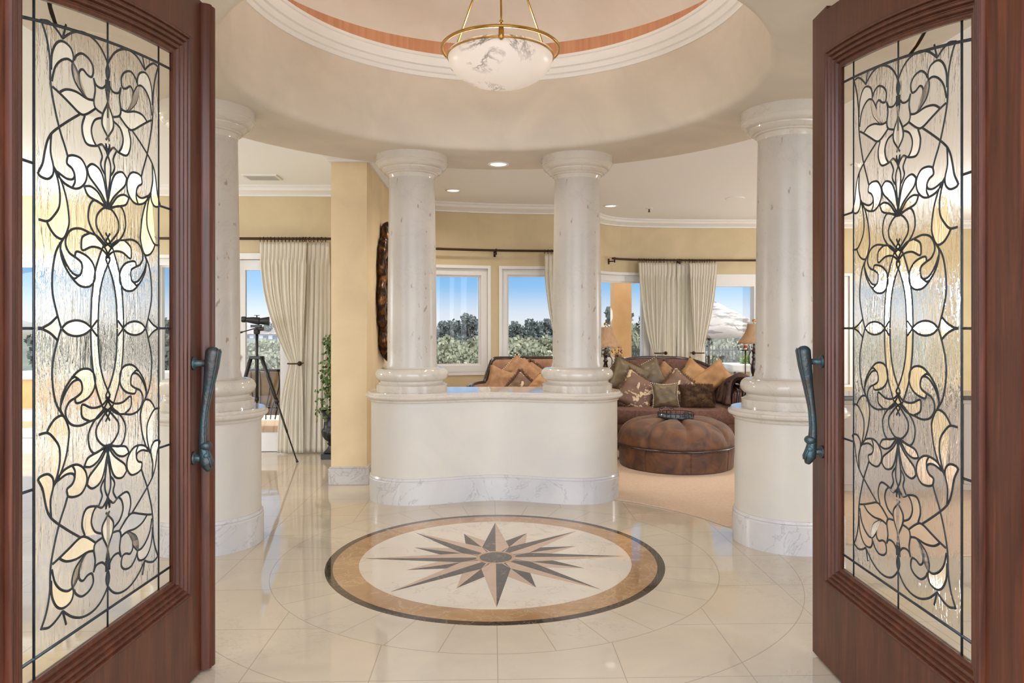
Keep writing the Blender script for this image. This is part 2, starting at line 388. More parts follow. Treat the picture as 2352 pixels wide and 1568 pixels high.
# carpet of the living room, cut to the circle of the rotunda
bm = BM(); pts = []
for i in range(41):
    a = math.radians(56-i*(56-22)/40); pts.append((CX+1.56*math.cos(a), CY+1.56*math.sin(a)))
pts += [(2.1, 4.1), (2.1, 3.9), (6.3, 3.9), (6.3, 9.44), (1.9, 9.38), (1.5, 9.2), (1.15, 8.75), (.95, 8.38), (.1, 8.32), (-.55, 8.16), (-.96, 7.96), (-.96, 5.8)]
lo = [bm.verts.new((x, y, .001)) for x, y in pts]; hi = [bm.verts.new((x, y, .009)) for x, y in pts]
bm.faces.new(hi); bm.faces.new(lo)
for i in range(len(pts)): bm.faces.new((lo[i], lo[(i+1) % len(pts)], hi[(i+1) % len(pts)], hi[i]))
tag(link('carpet', bm, 'carpet'), 'beige wall-to-wall carpet with a curved edge beyond the marble floor', 'carpet')
# compass medallion
md = thing('compass_medallion', 'round inlaid marble compass star medallion in the polished floor', 'floor medallion', (CX, CY, 0))
def disc(r0, r1, z, n=128):
    bm = BM()
    if r0 == 0:
        lathe(bm, [(r1, 0), (r1, z)], n=n); v = [x for x in bm.verts if x.co.z > z/2]; v.sort(key=lambda q: math.atan2(q.co.y, q.co.x)); bm.faces.new(v)
    else: lathe(bm, [(r1, 0), (r1, z), (r0, z), (r0, 0)], n=n)
    return bm
link('dark_border_ring', disc(.863, .903, .0006), 'dark_marble', md)['label'] = 'dark brown marble border ring'
link('brown_border_ring', disc(.73, .863, .0006), 'tan_marble', md)['label'] = 'honey brown marble ring'
link('ivory_field', disc(0, .73, .0006), 'field_marble', md)['label'] = 'pale ivory marble field'
def ray_half(a, tip, rb, side, z):
    bm = BM(); P3 = []
    for an, r in ((a, .05), (a, tip), (a+side*pi/8, rb)): P3.append((r*math.sin(an), r*math.cos(an)))
    lo = [bm.verts.new((x, y, 0)) for x, y in P3]; hi = [bm.verts.new((x, y, z)) for x, y in P3]
    bm.faces.new(hi)
    for i in range(3): bm.faces.new((lo[i], lo[(i+1) % 3], hi[(i+1) % 3], hi[i]))
    return bm
for tip, rb, z, off, nm in ((.50, .19, .0010, pi/8, 'short_star_ray'), (.705, .20, .0014, 0, 'long_star_ray')):
    for k in range(8):
        a = off+k*pi/4
        h = link(nm, ray_half(a, tip, rb if nm[0] == 'l' else .235, 1, z), 'rose_marble', md)
        d = link('dark_half', ray_half(a, tip, rb if nm[0] == 'l' else .235, -1, z), 'dark_marble', h)
link('hub_ring', disc(0, .108, .0018), 'tan_marble', md)
link('hub_disc', disc(0, .088, .0022), 'dark_marble', md)['label'] = 'dark centre disc of the star'
# ------------------------------------------------------------------ walls
PL = Path([(-6.4, 7.38), (-1.28, 7.36)], 2)
PA = Path([(-1.0, 8.05), (-.61, 8.24), (.12, 8.40), (1.0, 8.45)], 12)
PC = Path([(1.0, 8.45), (1.12, 8.72), (1.22, 8.92)], 6)
PB = Path([(1.22, 8.92), (1.42, 9.24), (1.82, 9.46), (2.6, 9.53), (3.48, 9.52), (6.4, 9.5)], 12)
CROWN = [(0, 2.67), (-.11, 2.67), (-.11, 2.655), (-.095, 2.645), (-.085, 2.62), (-.05, 2.60), (-.03, 2.585), (-.03, 2.57), (0, 2.57)]
def wall(name, P, openings, m, base=True, h=2.69, s0=0, s1=None):
    """openings: (s0, s1, z0, z1)"""
    s1 = s1 if s1 is not None else P.len
    bm = BM(); s = s0
    for (a, b, z0, z1) in sorted(openings):
        bbox(bm, P, s, a, 0, h, 0, .18)
        if z0 > 0.001: bbox(bm, P, a, b, 0, z0, 0, .18)
        bbox(bm, P, a, b, z1, h, 0, .18); s = b
    bbox(bm, P, s, s1, 0, h, 0, .18)
    o = tag(link(name, bm, m), kind='structure')
    bm = BM(); sweep(bm, P, s0, s1, CROWN)
    link('crown_moulding', bm, 'white_trim', o)
    if base:
        bm = BM(); s = s0
        for (a, b, z0, z1) in sorted([q for q in openings if q[2] < .05])+[(s1, s1, 0, 0)]:
            if a > s: sweep(bm, P, s, a, [(0, 0), (-.018, 0), (-.018, .12), (-.008, .135), (0, .135)])
            s = b
        link('skirting', bm, 'white_trim', o)
    return o
def window(name, P, a, b, z0, z1, fw=.07, sill=True, mull=0):
    bm = BM()
    for q in ((a, a+fw, z0, z1), (b-fw, b, z0, z1), (a+fw, b-fw, z1-fw, z1), (a+fw, b-fw, z0, z0+fw)):
        bbox(bm, P, q[0], q[1], q[2], q[3], .02, .14)
        # inner raised bead
    for q in ((a+fw, a+fw+.018, z0+fw, z1-fw), (b-fw-.018, b-fw, z0+fw, z1-fw), (a+fw+.018, b-fw-.018, z1-fw-.018, z1-fw), (a+fw+.018, b-fw-.018, z0+fw, z0+fw+.018)):
        bbox(bm, P, q[0], q[1], q[2], q[3], .05, .11)
    o = tag(link(name, bm, 'white_trim'), kind='structure')
    bm = BM()
    n = 6; rows = [[bm.verts.new((*P.at(a+fw+(b-a-2*fw)*i/n, .08).xy, z)) for z in (z0+fw, z1-fw)] for i in range(n+1)]
    grid_faces(bm, rows); link('window_glass', bm, 'clear', o)
    # casing on the room side
    bm = BM(); c = .035
    for q in ((a-c, a, z0-c, z1+c), (b, b+c, z0-c, z1+c), (a, b, z1, z1+c), (a, b, z0-c, z0)): bbox(bm, P, q[0], q[1], q[2], q[3], -.012, .02)
    link('window_casing', bm, 'white_trim', o)
    return o
# left (garden room) wall with french doors
sx = PL.sx
opL = [(sx(-2.62), sx(-1.95), 0, 1.95), (sx(-3.42), sx(-2.80), .35, 1.95), (sx(-4.25), sx(-3.55), .15, 1.95), (sx(-5.2), sx(-4.4), .15, 1.95)]
wall('wall_back_left', PL, opL, 'gold_wall')
window('window_1', PL, sx(-3.42), sx(-2.80), .35, 1.95)
window('window_2', PL, sx(-4.25), sx(-3.55), .15, 1.95)
window('window_3', PL, sx(-5.2), sx(-4.4), .15, 1.95)
# french door: casing + leaf
bm = BM(); a, b = sx(-2.62), sx(-1.95)
for q in ((a-.06, a+.01, 0, 2.0), (b-.01, b+.06, 0, 2.0), (a+.01, b-.01, 1.94, 2.0)): bbox(bm, PL, q[0], q[1], q[2], q[3], -.02, .16)
dl = tag(link('door_1', bm, 'white_trim'), kind='structure')
bm = BM(); ga, gb = sx(-2.49), sx(-2.14)
for q in ((a+.012, ga, .005, 1.935), (gb, b-.012, .005, 1.935), (ga, gb, 1.835, 1.935), (ga, gb, .005, .19)): bbox(bm, PL, q[0], q[1], q[2], q[3], .03, .08)
link('door_leaf', bm, 'white_trim', dl)
bm = BM(); bbox(bm, PL, ga, gb, .19, 1.835, .05, .056); link('door_glass', bm, 'clear', dl)
x0 = PL.at(sx(-2.555)); bm = BM(); ball(bm, (x0.x, 7.36, .955), .028, 12); tube(bm, [(x0.x, 7.42, .955), (x0.x, 7.36, .955)], .011); link('door_knob', bm, 'brass', dl, True)
bm = BM(); tube(bm, [(x0.x, 7.41, .80), (x0.x, 7.375, .80)], .022); link('deadbolt', bm, 'brass', dl, True)
# bow wall with two picture windows
ax = PA.sx
wall('wall_back_centre', PA, [(ax(-.86), ax(-.05), .745, 1.933), (ax(.115), ax(.93), .745, 1.933)], 'gold_wall')
window('window_4', PA, ax(-.86), ax(-.05), .745, 1.933, .075); window('window_5', PA, ax(.115), ax(.93), .745, 1.933, .065)
wall('wall_back_return', PC, [], 'gold_wall', base=False)
bx = PB.sx
wall('wall_back_right', PB, [(bx(1.36), bx(2.08), .77, 1.94), (bx(2.2), bx(3.56), 0, 1.94), (bx(3.95), bx(4.75), .5, 1.94), (bx(5.0), bx(5.9), .5, 1.94)], 'gold_wall')
window('window_6', PB, bx(1.36), bx(2.08), .77, 1.94, .08)
window('window_7', PB, bx(3.95), bx(4.75), .5, 1.94, .07); window('window_8', PB, bx(5.0), bx(5.9), .5, 1.94, .07)
bm = BM(); a, b = bx(2.2), bx(3.56)
for q in ((a-.03, a+.05, 0, 1.96), (b-.09, b+.03, 0, 1.96), (a+.05, b-.09, 1.80, 1.96), (a+.05, b-.09, 0, .05)): bbox(bm, PB, q[0], q[1], q[2], q[3], -.014, .15)
dr = tag(link('door_2', bm, 'white_trim'), kind='structure')
bm = BM(); bbox(bm, PB, a+.05, b-.09, .05, 1.80, .08, .085); link('door_glass', bm, 'clear', dr)
bm = BM(); m_ = (a+b)/2-.08; bbox(bm, PB, m_-.035, m_+.035, .05, 1.80, .05, .11); link('meeting_stile', bm, 'white_trim', dr)
# dividing wall with pillar end
bm = BM(); box(bm, -1.285, -1.0, 5.83, 8.25, 0, 2.69); dv = tag(link('wall_divider', bm, 'pillar_wall'), kind='structure')
bm = BM(); c = .05
ring = lambda e_, z: [bm.verts.new(p) for p in ((-1.285-e_, 8.0, z), (-1.285-e_, 5.83-e_, z), (-1.0+e_, 5.83-e_, z), (-1.0+e_, 8.0, z))]
rows = [ring(e_, z) for e_, z in ((0, 2.575), (.02, 2.575), (.02, 2.59), (.045, 2.605), (.075, 2.63), (.085, 2.655), (.10, 2.66), (.10, 2.67))]
grid_faces(bm, rows); link('crown_moulding', bm, 'white_trim', dv)
bm = BM(); box(bm, -1.303, -.982, 5.812, 8.0, 0, .13); box(bm, -1.298, -.987, 5.817, 8.0, .13, .142); link('skirting', bevelled(bm, .003), 'base_marble', dv)
tag(link('wall_left', B(-6.55, -6.4, .2, 7.5, 0, 2.69), 'gold_wall'), kind='structure')
tag(link('wall_right', B(6.4, 6.55, .2, 9.7, 0, 2.69), 'gold_wall'), kind='structure')
# ------------------------------------------------------------------ ceiling and rotunda
def rect_pt(a, x0, x1, y0, y1):
    dx, dy = math.cos(a), math.sin(a); t = 1e9
    if dx > 1e-9: t = min(t, (x1-CX)/dx)
    if dx < -1e-9: t = min(t, (x0-CX)/dx)
    if dy > 1e-9: t = min(t, (y1-RY)/dy)
    if dy < -1e-9: t = min(t, (y0-RY)/dy)
    return (CX+dx*t, RY+dy*t)
bm = BM(); n = 144; rows = []
for k in range(n):
    a = 2*pi*k/n; c_, s_ = math.cos(a), math.sin(a); q = rect_pt(a, -6.5, 6.5, 1.5, 9.95)
    rin = min(1.995, math.hypot(q[0]-CX, q[1]-RY)-.02)
    rows.append([bm.verts.new((CX+rin*c_, RY+rin*s_, ZC+.12)), bm.verts.new((CX+rin*c_, RY+rin*s_, ZC)), bm.verts.new((q[0], q[1], ZC)), bm.verts.new((q[0], q[1], ZC+.12))])
grid_faces(bm, rows, True, True)
tag(link('ceiling', bm, 'white_ceiling'), kind='structure')
# rotunda drum: soffit ring + cylindrical band with eased edges
prof = [(2.0, 2.80), (2.0, 2.525), (1.995, ZS), (1.415, ZS), (1.395, ZS+.003), (1.380, ZS+.010), (1.368, ZS+.025), (1.362, ZS+.05), (1.350, 3.01), (1.40, 3.01), (1.40, 2.80)]
bm = BM(); lathe(bm, prof+[prof[0]], CX, RY, 144)
rot = tag(link('ceiling_rotunda', bm, 'plaster', None, True, .6), kind='structure')
mprof = [(1.40, 3.005), (1.350, 3.005), (1.342, 3.005), (1.334, 3.02), (1.334, 3.03), (1.322, 3.035), (1.312, 3.053), (1.310, 3.065), (1.294, 3.07), (1.292, 3.082), (1.280, 3.10), (1.276, 3.118), (1.264, 3.122), (1.264, 3.14), (1.40, 3.14)]
bm = BM(); lathe(bm, mprof+[mprof[0]], CX, RY, 144); link('rotunda_cornice', bm, 'white_trim', rot, True, .5)
# cove shelf, copper band and shallow dome
bm = BM(); lathe(bm, [(1.40, 3.14), (1.40, 3.12), (1.53, 3.12), (1.53, 3.335), (1.56, 3.335), (1.56, 3.10), (1.40, 3.10)], CX, RY, 144)
link('copper_band', bm, 'copper', rot, True, .5)
dp = [(1.53*math.cos(t), 3.335+.32*math.sin(t)) for t in [i*pi/2/14 for i in range(15)]]; dp[-1] = (.001, dp[-1][1])
bm = BM(); lathe(bm, dp, CX, RY, 96); link('dome_ceiling', bm, 'dome', rot, True)
bm = BM(); lathe(bm, [(1.42, 3.145), (1.46, 3.145), (1.46, 3.155), (1.42, 3.155), (1.42, 3.145)], CX, RY, 96); link('cove_light_strip', bm, 'cove', rot)
# vestibule ceiling between entrance wall and rotunda
bm = BM(); n = 40; rows = []
for k in range(n+1):
    a = pi+pi*k/n; x, y = CX+1.98*math.cos(a), RY+1.98*math.sin(a)
    rows.append([bm.verts.new((x, max(y, 1.86), ZS)), bm.verts.new((x*1.02, 1.50, ZS)), bm.verts.new((x*1.02, 1.50, ZS+.1)), bm.verts.new((x, max(y, 1.86), ZS+.1))])
grid_faces(bm, rows, False, True)
tag(link('ceiling_vestibule', bm, 'plaster'), kind='structure')
# entrance wall: posts and header around the double doors
bm = BM(); box(bm, -2.6, -1.22, 1.30, 1.50, 0, 3.1); box(bm, 1.28, 2.6, 1.36, 1.56, 0, 3.1); box(bm, -1.22, 1.28, 1.30, 1.52, 2.60, 3.1)
tag(link('wall_front', bm, 'plaster'), kind='structure')
bm = BM(); box(bm, -1.22, -1.185, 1.28, 1.53, 0, 2.60); box(bm, 1.245, 1.28, 1.34, 1.60, 0, 2.60); box(bm, -1.22, 1.28, 1.28, 1.53, 2.50, 2.60)
tag(link('trim_1', bm, 'wood'), kind='structure')
# recessed lights, vent, sensor
for i, (x, y, z, w_) in enumerate(DOWN[:6]):
    lab = {0: 'round recessed downlight in the rotunda soffit above the counter', 1: 'left one of the two small recessed lights side by side beyond the soffit', 2: 'right one of the two small recessed lights side by side beyond the soffit',
           3: 'small recessed light in the far ceiling beside the left counter column', 4: 'recessed light by the ceiling edge beside the right counter column', 5: 'recessed light over the right end of the living room'}.get(i, 'recessed ceiling light with a white trim ring beyond the frame')
    g_ = 'recessed lights beyond the view' if i > 5 else 'recessed ceiling lights'
    t_ = thing('recessed_light', lab, 'ceiling light', (x, y, z), 0, g_)
    if i == 5 and False: pass
    link('trim_ring', LA([(.062, -.001), (.066, -.007), (.082, -.007), (.084, 0), (.062, .0)], 28, False), 'white_trim', t_, True)
    link('lens', disc(0, .064, .0005, 28), 'lit_lens', t_).location = (0, 0, -.003)
vx, vy = wpos(637, 6.95)
v = thing('ceiling_vent', 'square pale grey vent grille in the left ceiling', 'vent', (vx-.1, 6.88, ZC))
bm = BM(); box(bm, -.16, .16, -.11, .11, -.012, 0); link('grille_frame', bm, 'white_trim', v)
bm = BM()
for k in range(9): box(bm, -.135, .135, -.088+k*.02, -.078+k*.02, -.016, -.010)
link('louvre', bm, 'grey_vent', v)
x, y = wpos(1491, 9.2-.6)
s = thing('fire_sprinkler', 'small round sprinkler head hanging from the living room ceiling', 'sprinkler', (x, y, ZC))
link('escutcheon', LA([(.045, 0), (.045, -.006), (.012, -.012)], 20), 'white_trim', s, True); link('nozzle', LA([(.008, -.01), (.008, -.04), (.016, -.042), (.016, -.046)], 10), 'rod', s, True)
x, y = wpos(1689, 7.95)
tag(link('ceiling_speaker', LA([(.10, 0), (.10, -.006), (.0, -.007)], 32), 'white_ceiling'), 'flush round white ceiling speaker cover near the right column', 'speaker').location = (x, y, ZC)
# ------------------------------------------------------------------ columns and pedestals
COLP = [(.001, 2.52), (.267, 2.52), (.267, 2.468), (.262, 2.464), (.262, 2.458), (.256, 2.452), (.252, 2.44), (.24, 2.428), (.224, 2.422), (.222, 2.414), (.216, 2.410), (.208, 2.398), (.192, 2.392), (.188, 2.384), (.178, 2.38), (.172, 2.368), (.168, 2.352)]
def column(x, y, label, src=None):
    if src:
        c = copy_tree(src); c.location = (x, y, .785); c['label'] = label; return c
    c = thing('stone_column', label, 'column', (x, y, .785), 0, 'columns of the rotunda')
    z = lambda P: [(r, h-.785) for r, h in P]
    link('capital', LA(z(COLP), 64), 'cap_marble', c, True, .7)
    sh = [(.168, 2.352)]+[(.168+.014*math.sin(pi/2*t), 2.352-(2.352-1.0)*t) for t in [i/12 for i in range(1, 13)]]+[(.190, .972), (.190, .962)]
    link('shaft', LA(z(sh), 64, False), 'column_stone', c, True, .7)
    bs = [(.190, .962), (.20, .955), (.225, .952)]+[(.222+.048*math.sin(a), .908+.046*math.cos(a)) for a in [i*pi/10 for i in range(1, 10)]]+[(.235, .860), (.235, .848), (.246, .838), (.262, .832), (.262, .785), (.001, .785)]
    link('column_base', LA(z(bs), 64), 'cap_marble', c, True, .6)
    return c
cyC = 5.43
c0 = column(CX-.617, cyC, 'left one of the two stone columns standing on the central counter wall')
column(CX+.617, cyC, 'right one of the two stone columns standing on the central counter wall', c0)
column(-1.665, 4.29, 'stone column on a round pedestal behind the left door', c0)
column(1.745, 4.235, 'stone column on a round pedestal beside the right door', c0)
def outline(R, bean=True, n=28):
    o = []
    if not bean: return [(R*math.cos(2*pi*k/64), R*math.sin(2*pi*k/64)) for k in range(64)]
    w = .617
    for k in range(n+1): a = -pi/2+pi*k/n; o.append((w+R*math.cos(a), R*math.sin(a)))
    for k in range(1, 12): o.append((w-2*w*k/12, R))
    for k in range(n+1): a = pi/2+pi*k/n; o.append((-w+R*math.cos(a), R*math.sin(a)))
    for k in range(1, 30):
        x = -w+2*w*k/30; o.append((x, -R+.07*(1+math.cos(pi*x/w))))
    return o
def prism(layers, bean):
    bm = BM(); rows = []
    for R, z in layers: rows.append([bm.verts.new((x, y, z)) for x, y in outline(R, bean)])
    grid_faces(bm, rows, False, True)
    bm.faces.new(rows[0]); bm.faces.new(rows[-1]); return bm
def pedestal(x, y, label, bean, cat):
    p = thing('counter_wall' if bean else 'round_pedestal', label, cat, (x, y, 0))
    link('body', prism([(.30, .0), (.30, .735)], bean), 'counter_wall', p, True, .6)
    link('base_course', prism([(.30, .0), (.314, .0), (.314, .155), (.309, .163), (.312, .17), (.306, .183), (.30, .185)], bean), 'base_marble', p, True, .5)
    link('cap', prism([(.30, .715), (.306, .715), (.312, .722), (.314, .732), (.326, .738), (.338, .746), (.342, .756), (.338, .766), (.328, .770), (.326, .777), (.320, .785)], bean), 'cap_marble', p, True, .6)
    return p
pedestal(CX, cyC, 'curved waist-high plaster wall carrying two columns in the middle', True, 'counter wall')
pedestal(-1.665, 4.29, 'round plaster pedestal under the column behind the left door', False, 'pedestal')
pedestal(1.745, 4.235, 'round plaster pedestal under the column beside the right door', False, 'pedestal')
# ------------------------------------------------------------------ pendant
pd = thing('pendant_light', 'lit alabaster bowl pendant in a brass ring hanging under the dome', 'pendant lamp', (.045, RY, .041)); pd.scale = (.967,)*3
bz = [( .285*math.sin(a), 2.72-.155*math.cos(a)) for a in [i*pi/2/16 for i in range(17)]]; bz[0] = (.001, bz[0][1])
bz += [(.287, 2.735), (.272, 2.735), (.265, 2.725)] + [(.268*math.sin(a), 2.725-.14*math.cos(a)) for a in [pi/2-i*pi/2/8 for i in range(1, 8)]]+[(.001, 2.585)]
link('alabaster_bowl', LA(bz, 72, False), 'alabaster', pd, True)
bm = BM(); tube(bm, [(.288*math.cos(2*pi*k/72), .288*math.sin(2*pi*k/72), 2.722) for k in range(72)], .005, 8, closed=True); link('rim_band', bm, 'brass', pd, True)
bm = BM(); tube(bm, [(.318*math.cos(2*pi*k/72), .318*math.sin(2*pi*k/72), 2.765) for k in range(72)], .0085, 10, closed=True); link('outer_ring', bm, 'brass', pd, True)
link('hub', LA([(.001, 3.40), (.02, 3.40), (.03, 3.43), (.02, 3.46), (.012, 3.47), (.012, 3.64), (.06, 3.645), (.065, 3.672), (.001, 3.672)], 24), 'brass', pd, True)
for k in range(3):
    a = -pi/2+k*2*pi/3; c_, s_ = math.cos(a), math.sin(a)
    link('suspension_rod', T([(.303*c_, .303*s_, 2.795), (.022*c_, .022*s_, 3.42)], .0055, 8), 'brass', pd, True)
    bm = BM(); u = Vector((c_, s_, 0)); q = u.cross(Vector((0, 0, 1)))
    tube(bm, [u*.303+Vector((0, 0, 2.70)), u*.303+Vector((0, 0, 2.708)), u*.303+Vector((0, 0, 2.775)), u*.303+Vector((0, 0, 2.78))], [.006, .014, .014, .009], 8)
    ball(bm, u*.303+Vector((0, 0, 2.792)), .011, 10); link('bracket', bm, 'brass', pd, True)
# ------------------------------------------------------------------ entrance doors
HALF = 'F'
def leaf_top(u):   # leaf top height, u from the leading edge
    return 2.43-.09*u-.12*u*u
def open_top(u):   # top of the glazed opening, u from the leading edge
    return 2.272-.0525*u-.1175*u*u
W_, ST, MO = 1.145, .125, .08      # leaf width, stile, moulding
TT = .046                          # leaf thickness
def door_frame_bm():
    # local: x = u (0 leading edge .. W_ hinge), y = depth (0 inner face .. -TT outer), z up
    bm = BM(); n = 26
    a, b = ST, W_-ST
    z0 = .318
    us = [a+(b-a)*i/n for i in range(n+1)]
    box(bm, 0, a, -TT, 0, .012, leaf_top(0)); box(bm, b, W_, -TT, 0, .012, leaf_top(b))
    box(bm, a, b, -TT, 0, .012, z0)
    for i in range(n):
        u0, u1 = us[i], us[i+1]
        v = [bm.verts.new((u, y, z)) for u, y, z in ((u0, -TT, open_top(u0)), (u1, -TT, open_top(u1)), (u1, 0, open_top(u1)), (u0, 0, open_top(u0)), (u0, -TT, leaf_top(u0)), (u1, -TT, leaf_top(u1)), (u1, 0, leaf_top(u1)), (u0, 0, leaf_top(u0)))]
        for f in ((0, 1, 2, 3), (4, 7, 6, 5), (0, 4, 5, 1), (3, 2, 6, 7)): bm.faces.new([v[k] for k in f])
    # top of leading stile slopes with the arch
    return bm
def mould_bm(side):
    """stepped moulding running round the opening; profile (inset from edge, depth)"""
    prof = [(0, 0), (.002, .009), (.006, .012), (.011, .011), (.014, .003), (.017, .002), (.020, .007), (.026, .006), (.030, -.003), (.033, -.004), (.036, .001), (.042, 0), (.046, -.009), (.049, -.010), (.052, -.005), (.058, -.007), (.062, -.016), (.065, -.017), (.068, -.013), (.074, -.015), (.078, -.023), (.080, -.024), (.080, -.030), (0, -.030)]
    bm = BM(); n = 26; a, b = ST, W_-ST; z0 = .318
    def loop(ins):
        L_ = [(a+ins, z0+ins), (b-ins, z0+ins)]
        for i in range(n+1):
            u = (b-ins)+((a+ins)-(b-ins))*i/n; L_.append((u, open_top(u)-ins*1.02))
        return L_
    rows = []
    for ins, dp_ in prof:
        y = dp_ if side > 0 else -TT-dp_
        rows.append([bm.verts.new((u, y, z)) for u, z in loop(ins)])
    grid_faces(bm, rows, True, True); return bm
# leaded pattern traced in the plane of the left leaf: quarter motif (zoomed pixels of the photograph)
def pl(px, py):
    k = -1.1916/((px-1176)/1666-.0144); return (k, 1.25+(753-py)/1666*k)
KC = .3317
raw = [  # (crop, points); crop 0 = upper, 1 = middle
 (0, [(262,130),(300,250),(325,400),(330,560),(350,700),(390,880),(430,1010),(450,1080)]),
 (0, [(275,140),(320,150),(370,200),(415,265)]), (0, [(440,170),(415,265)]),
 (0, [(415,265),(480,225),(550,222),(620,260),(680,330),(725,430),(741,510),(720,580),(690,610),(650,590),(630,540)]),
 (0, [(335,480),(340,370),(370,300),(415,285),(470,330),(490,400),(480,470),(500,560),(550,640),(580,675)]),
 (0, [(340,560),(360,470),(400,420),(450,408),(490,440),(520,500),(532,530)]),
 (0, [(495,415),(510,385),(550,370),(600,410),(628,470),(620,530),(590,520),(555,480),(530,500),(535,570),(560,640),(590,685),(632,690)]),
 (0, [(630,540),(642,620),(632,700),(645,750),(690,785)]),
 (0, [(345,600),(390,640),(460,710),(535,785),(580,790),(645,750)]), (0, [(390,640),(440,618),(510,635),(580,680),(632,695)]),
 (0, [(740,640),(725,720),(695,790),(690,860),(720,930),(742,975)]), (0, [(742,560),(742,640)]),
 (0, [(570,800),(550,870),(560,950),(590,1000),(650,1010),(690,1000),(725,1050),(742,1000)]),
 (0, [(690,815),(640,830),(615,890),(625,960),(650,1010)]),
 (0, [(535,790),(450,840),(350,910),(310,970),(290,1050),(275,1130),(245,1190)]),
 (0, [(335,930),(330,1050),(350,1150),(345,1210),(310,1238),(260,1220),(240,1190)]),
 (0, [(350,1150),(380,1240),(395,1340),(390,1430),(355,1490),(310,1530),(250,1518)]),
 (0, [(350,1150),(400,1240),(440,1370),(458,1500),(455,1570),(420,1650),(370,1637),(330,1587),(305,1535)]),
 (0, [(450,1080),(490,1075),(545,1100),(580,1170),(580,1240),(550,1290),(500,1305),(430,1270),(380,1210),(350,1150)]),
 (0, [(450,1085),(445,1130),(480,1165),(498,1210),(485,1240),(440,1235),(380,1190)]), (0, [(498,1210),(500,1260),(480,1300)]),
 (0, [(585,1160),(620,1135),(670,1170),(700,1240),(720,1350),(737,1440)]), (0, [(585,1160),(600,1220),(650,1290),(690,1350),(730,1440)]),
 (0, [(565,1290),(610,1290),(660,1330),(700,1400),(725,1440)]), (0, [(565,1290),(590,1350),(640,1385),(700,1420),(725,1445)]),
 (0, [(742,1000),(740,1050),(712,1120),(710,1200),(725,1330),(742,1450)]),
 (0, [(665,1010),(690,1080),(680,1130),(690,1170),(712,1210)]),
 (0, [(700,1425),(640,1385),(605,1420),(593,1500),(610,1567),(650,1637),(700,1700),(744,1790)]),
 (0, [(742,1445),(700,1440),(655,1490),(650,1560),(680,1620),(720,1680),(765,1725)]),
 (1, [(744,110),(700,190),(670,270),(640,380),(617,560),(610,762)]),
 (1, [(745,290),(700,400),(670,550),(660,762)]),
 (1, [(605,105),(540,75),(480,80),(445,120),(435,180),(460,240),(500,270)]),
 (1, [(500,270),(510,235),(550,245),(600,280),(635,340),(640,420),(610,470),(560,478),(510,450),(450,370),(410,280),(400,190),(420,145)]),
 (1, [(500,270),(545,310),(550,360),(530,400),(480,380),(430,300),(402,220)]), (1, [(530,400),(500,420),(480,410)]),
 (1, [(605,105),(555,130),(545,180),(555,225),(620,200),(690,220),(745,290)]), (1, [(605,105),(660,130),(715,190)]),
 (1, [(420,145),(370,230),(345,370),(345,520),(380,680),(405,762)]),
 (1, [(272,762),(330,730),(380,680)]), (1, [(410,762),(450,725),(510,710),(570,725),(615,762)]), (1, [(615,762),(655,710)]), (1, [(244,762),(272,762)]),
]
UC = 2.072                       # distance of the pattern's own centre line
quarter = []
for crop, P2 in raw:
    q = []
    for (x, y) in P2:
        u, z = pl(x*KC, y*KC+(500 if crop else 0)); q.append(((u-UC), z-1.249))
    quarter.append(q)
U0 = 2.648                       # distance of the leading edge
def lx(du): return U0-(UC+du)    # local u from the leading edge
GY = -.024                       # plane of the leading
def came_bm():
    bm = BM()
    for q in quarter:
        for sxx in (1, -1):
            for szz in (1, -1):
                pts = []
                for du, dz in q:
                    if szz < 0: dz = dz*.975
                    u = lx(du*sxx); z = 1.249+dz*szz
                    if szz > 0:          # the arch is lower on the hinge side
                        k = max(0, dz-.25)/.6; z += k*(came_z(u)-came_z(lx(du)))
                    pts.append((u, 0, z))
                pts = crom(pts, 4)
                tube(bm, [(p.x, GY, p.z) for p in pts], .0038, 6)
    # straight and arched border cames
    a, b = ST+MO, W_-ST-MO
    ua, ub = lx(2.362-UC), lx(1.759-UC)
    for u in (ua, ub): tube(bm, [(u, GY, .398), (u, GY, open_top(u)-MO)], .0048, 6)
    tube(bm, [(a+(b-a)*i/20, GY, came_z(a+(b-a)*i/20)) for i in range(21)], .0048, 6)
    tube(bm, [(a, GY, .447), (b, GY, .447)], .0048, 6)
    uc = lx(0); tube(bm, [(uc, GY, 2.2-.03), (uc, GY, 1.85)], .0042, 6); tube(bm, [(uc, GY, .398), (uc, GY, .62)], .0042, 6)
    for z in (1.249, 1.249+.40, 1.249-.39):
        for p, q in ((a, ua), (ub, b)): tube(bm, [(p, GY, z), (q, GY, z)], .004, 6)
    for v in bm.verts: v.co.y = GY+(v.co.y-GY)*.62
    return bm
def came_z(u): return open_top(u)-MO-.055
BEV = [ # closed petals of bevelled glass: indices into quarter, pairs (curve, curve)
 (8, 9), (15,), (18, 19), (21, 22), (23, 24), (32, 33), (39,), (38,), (4, 5), (12, 13), (17,), (35, 36), (10,), (29, 30)]
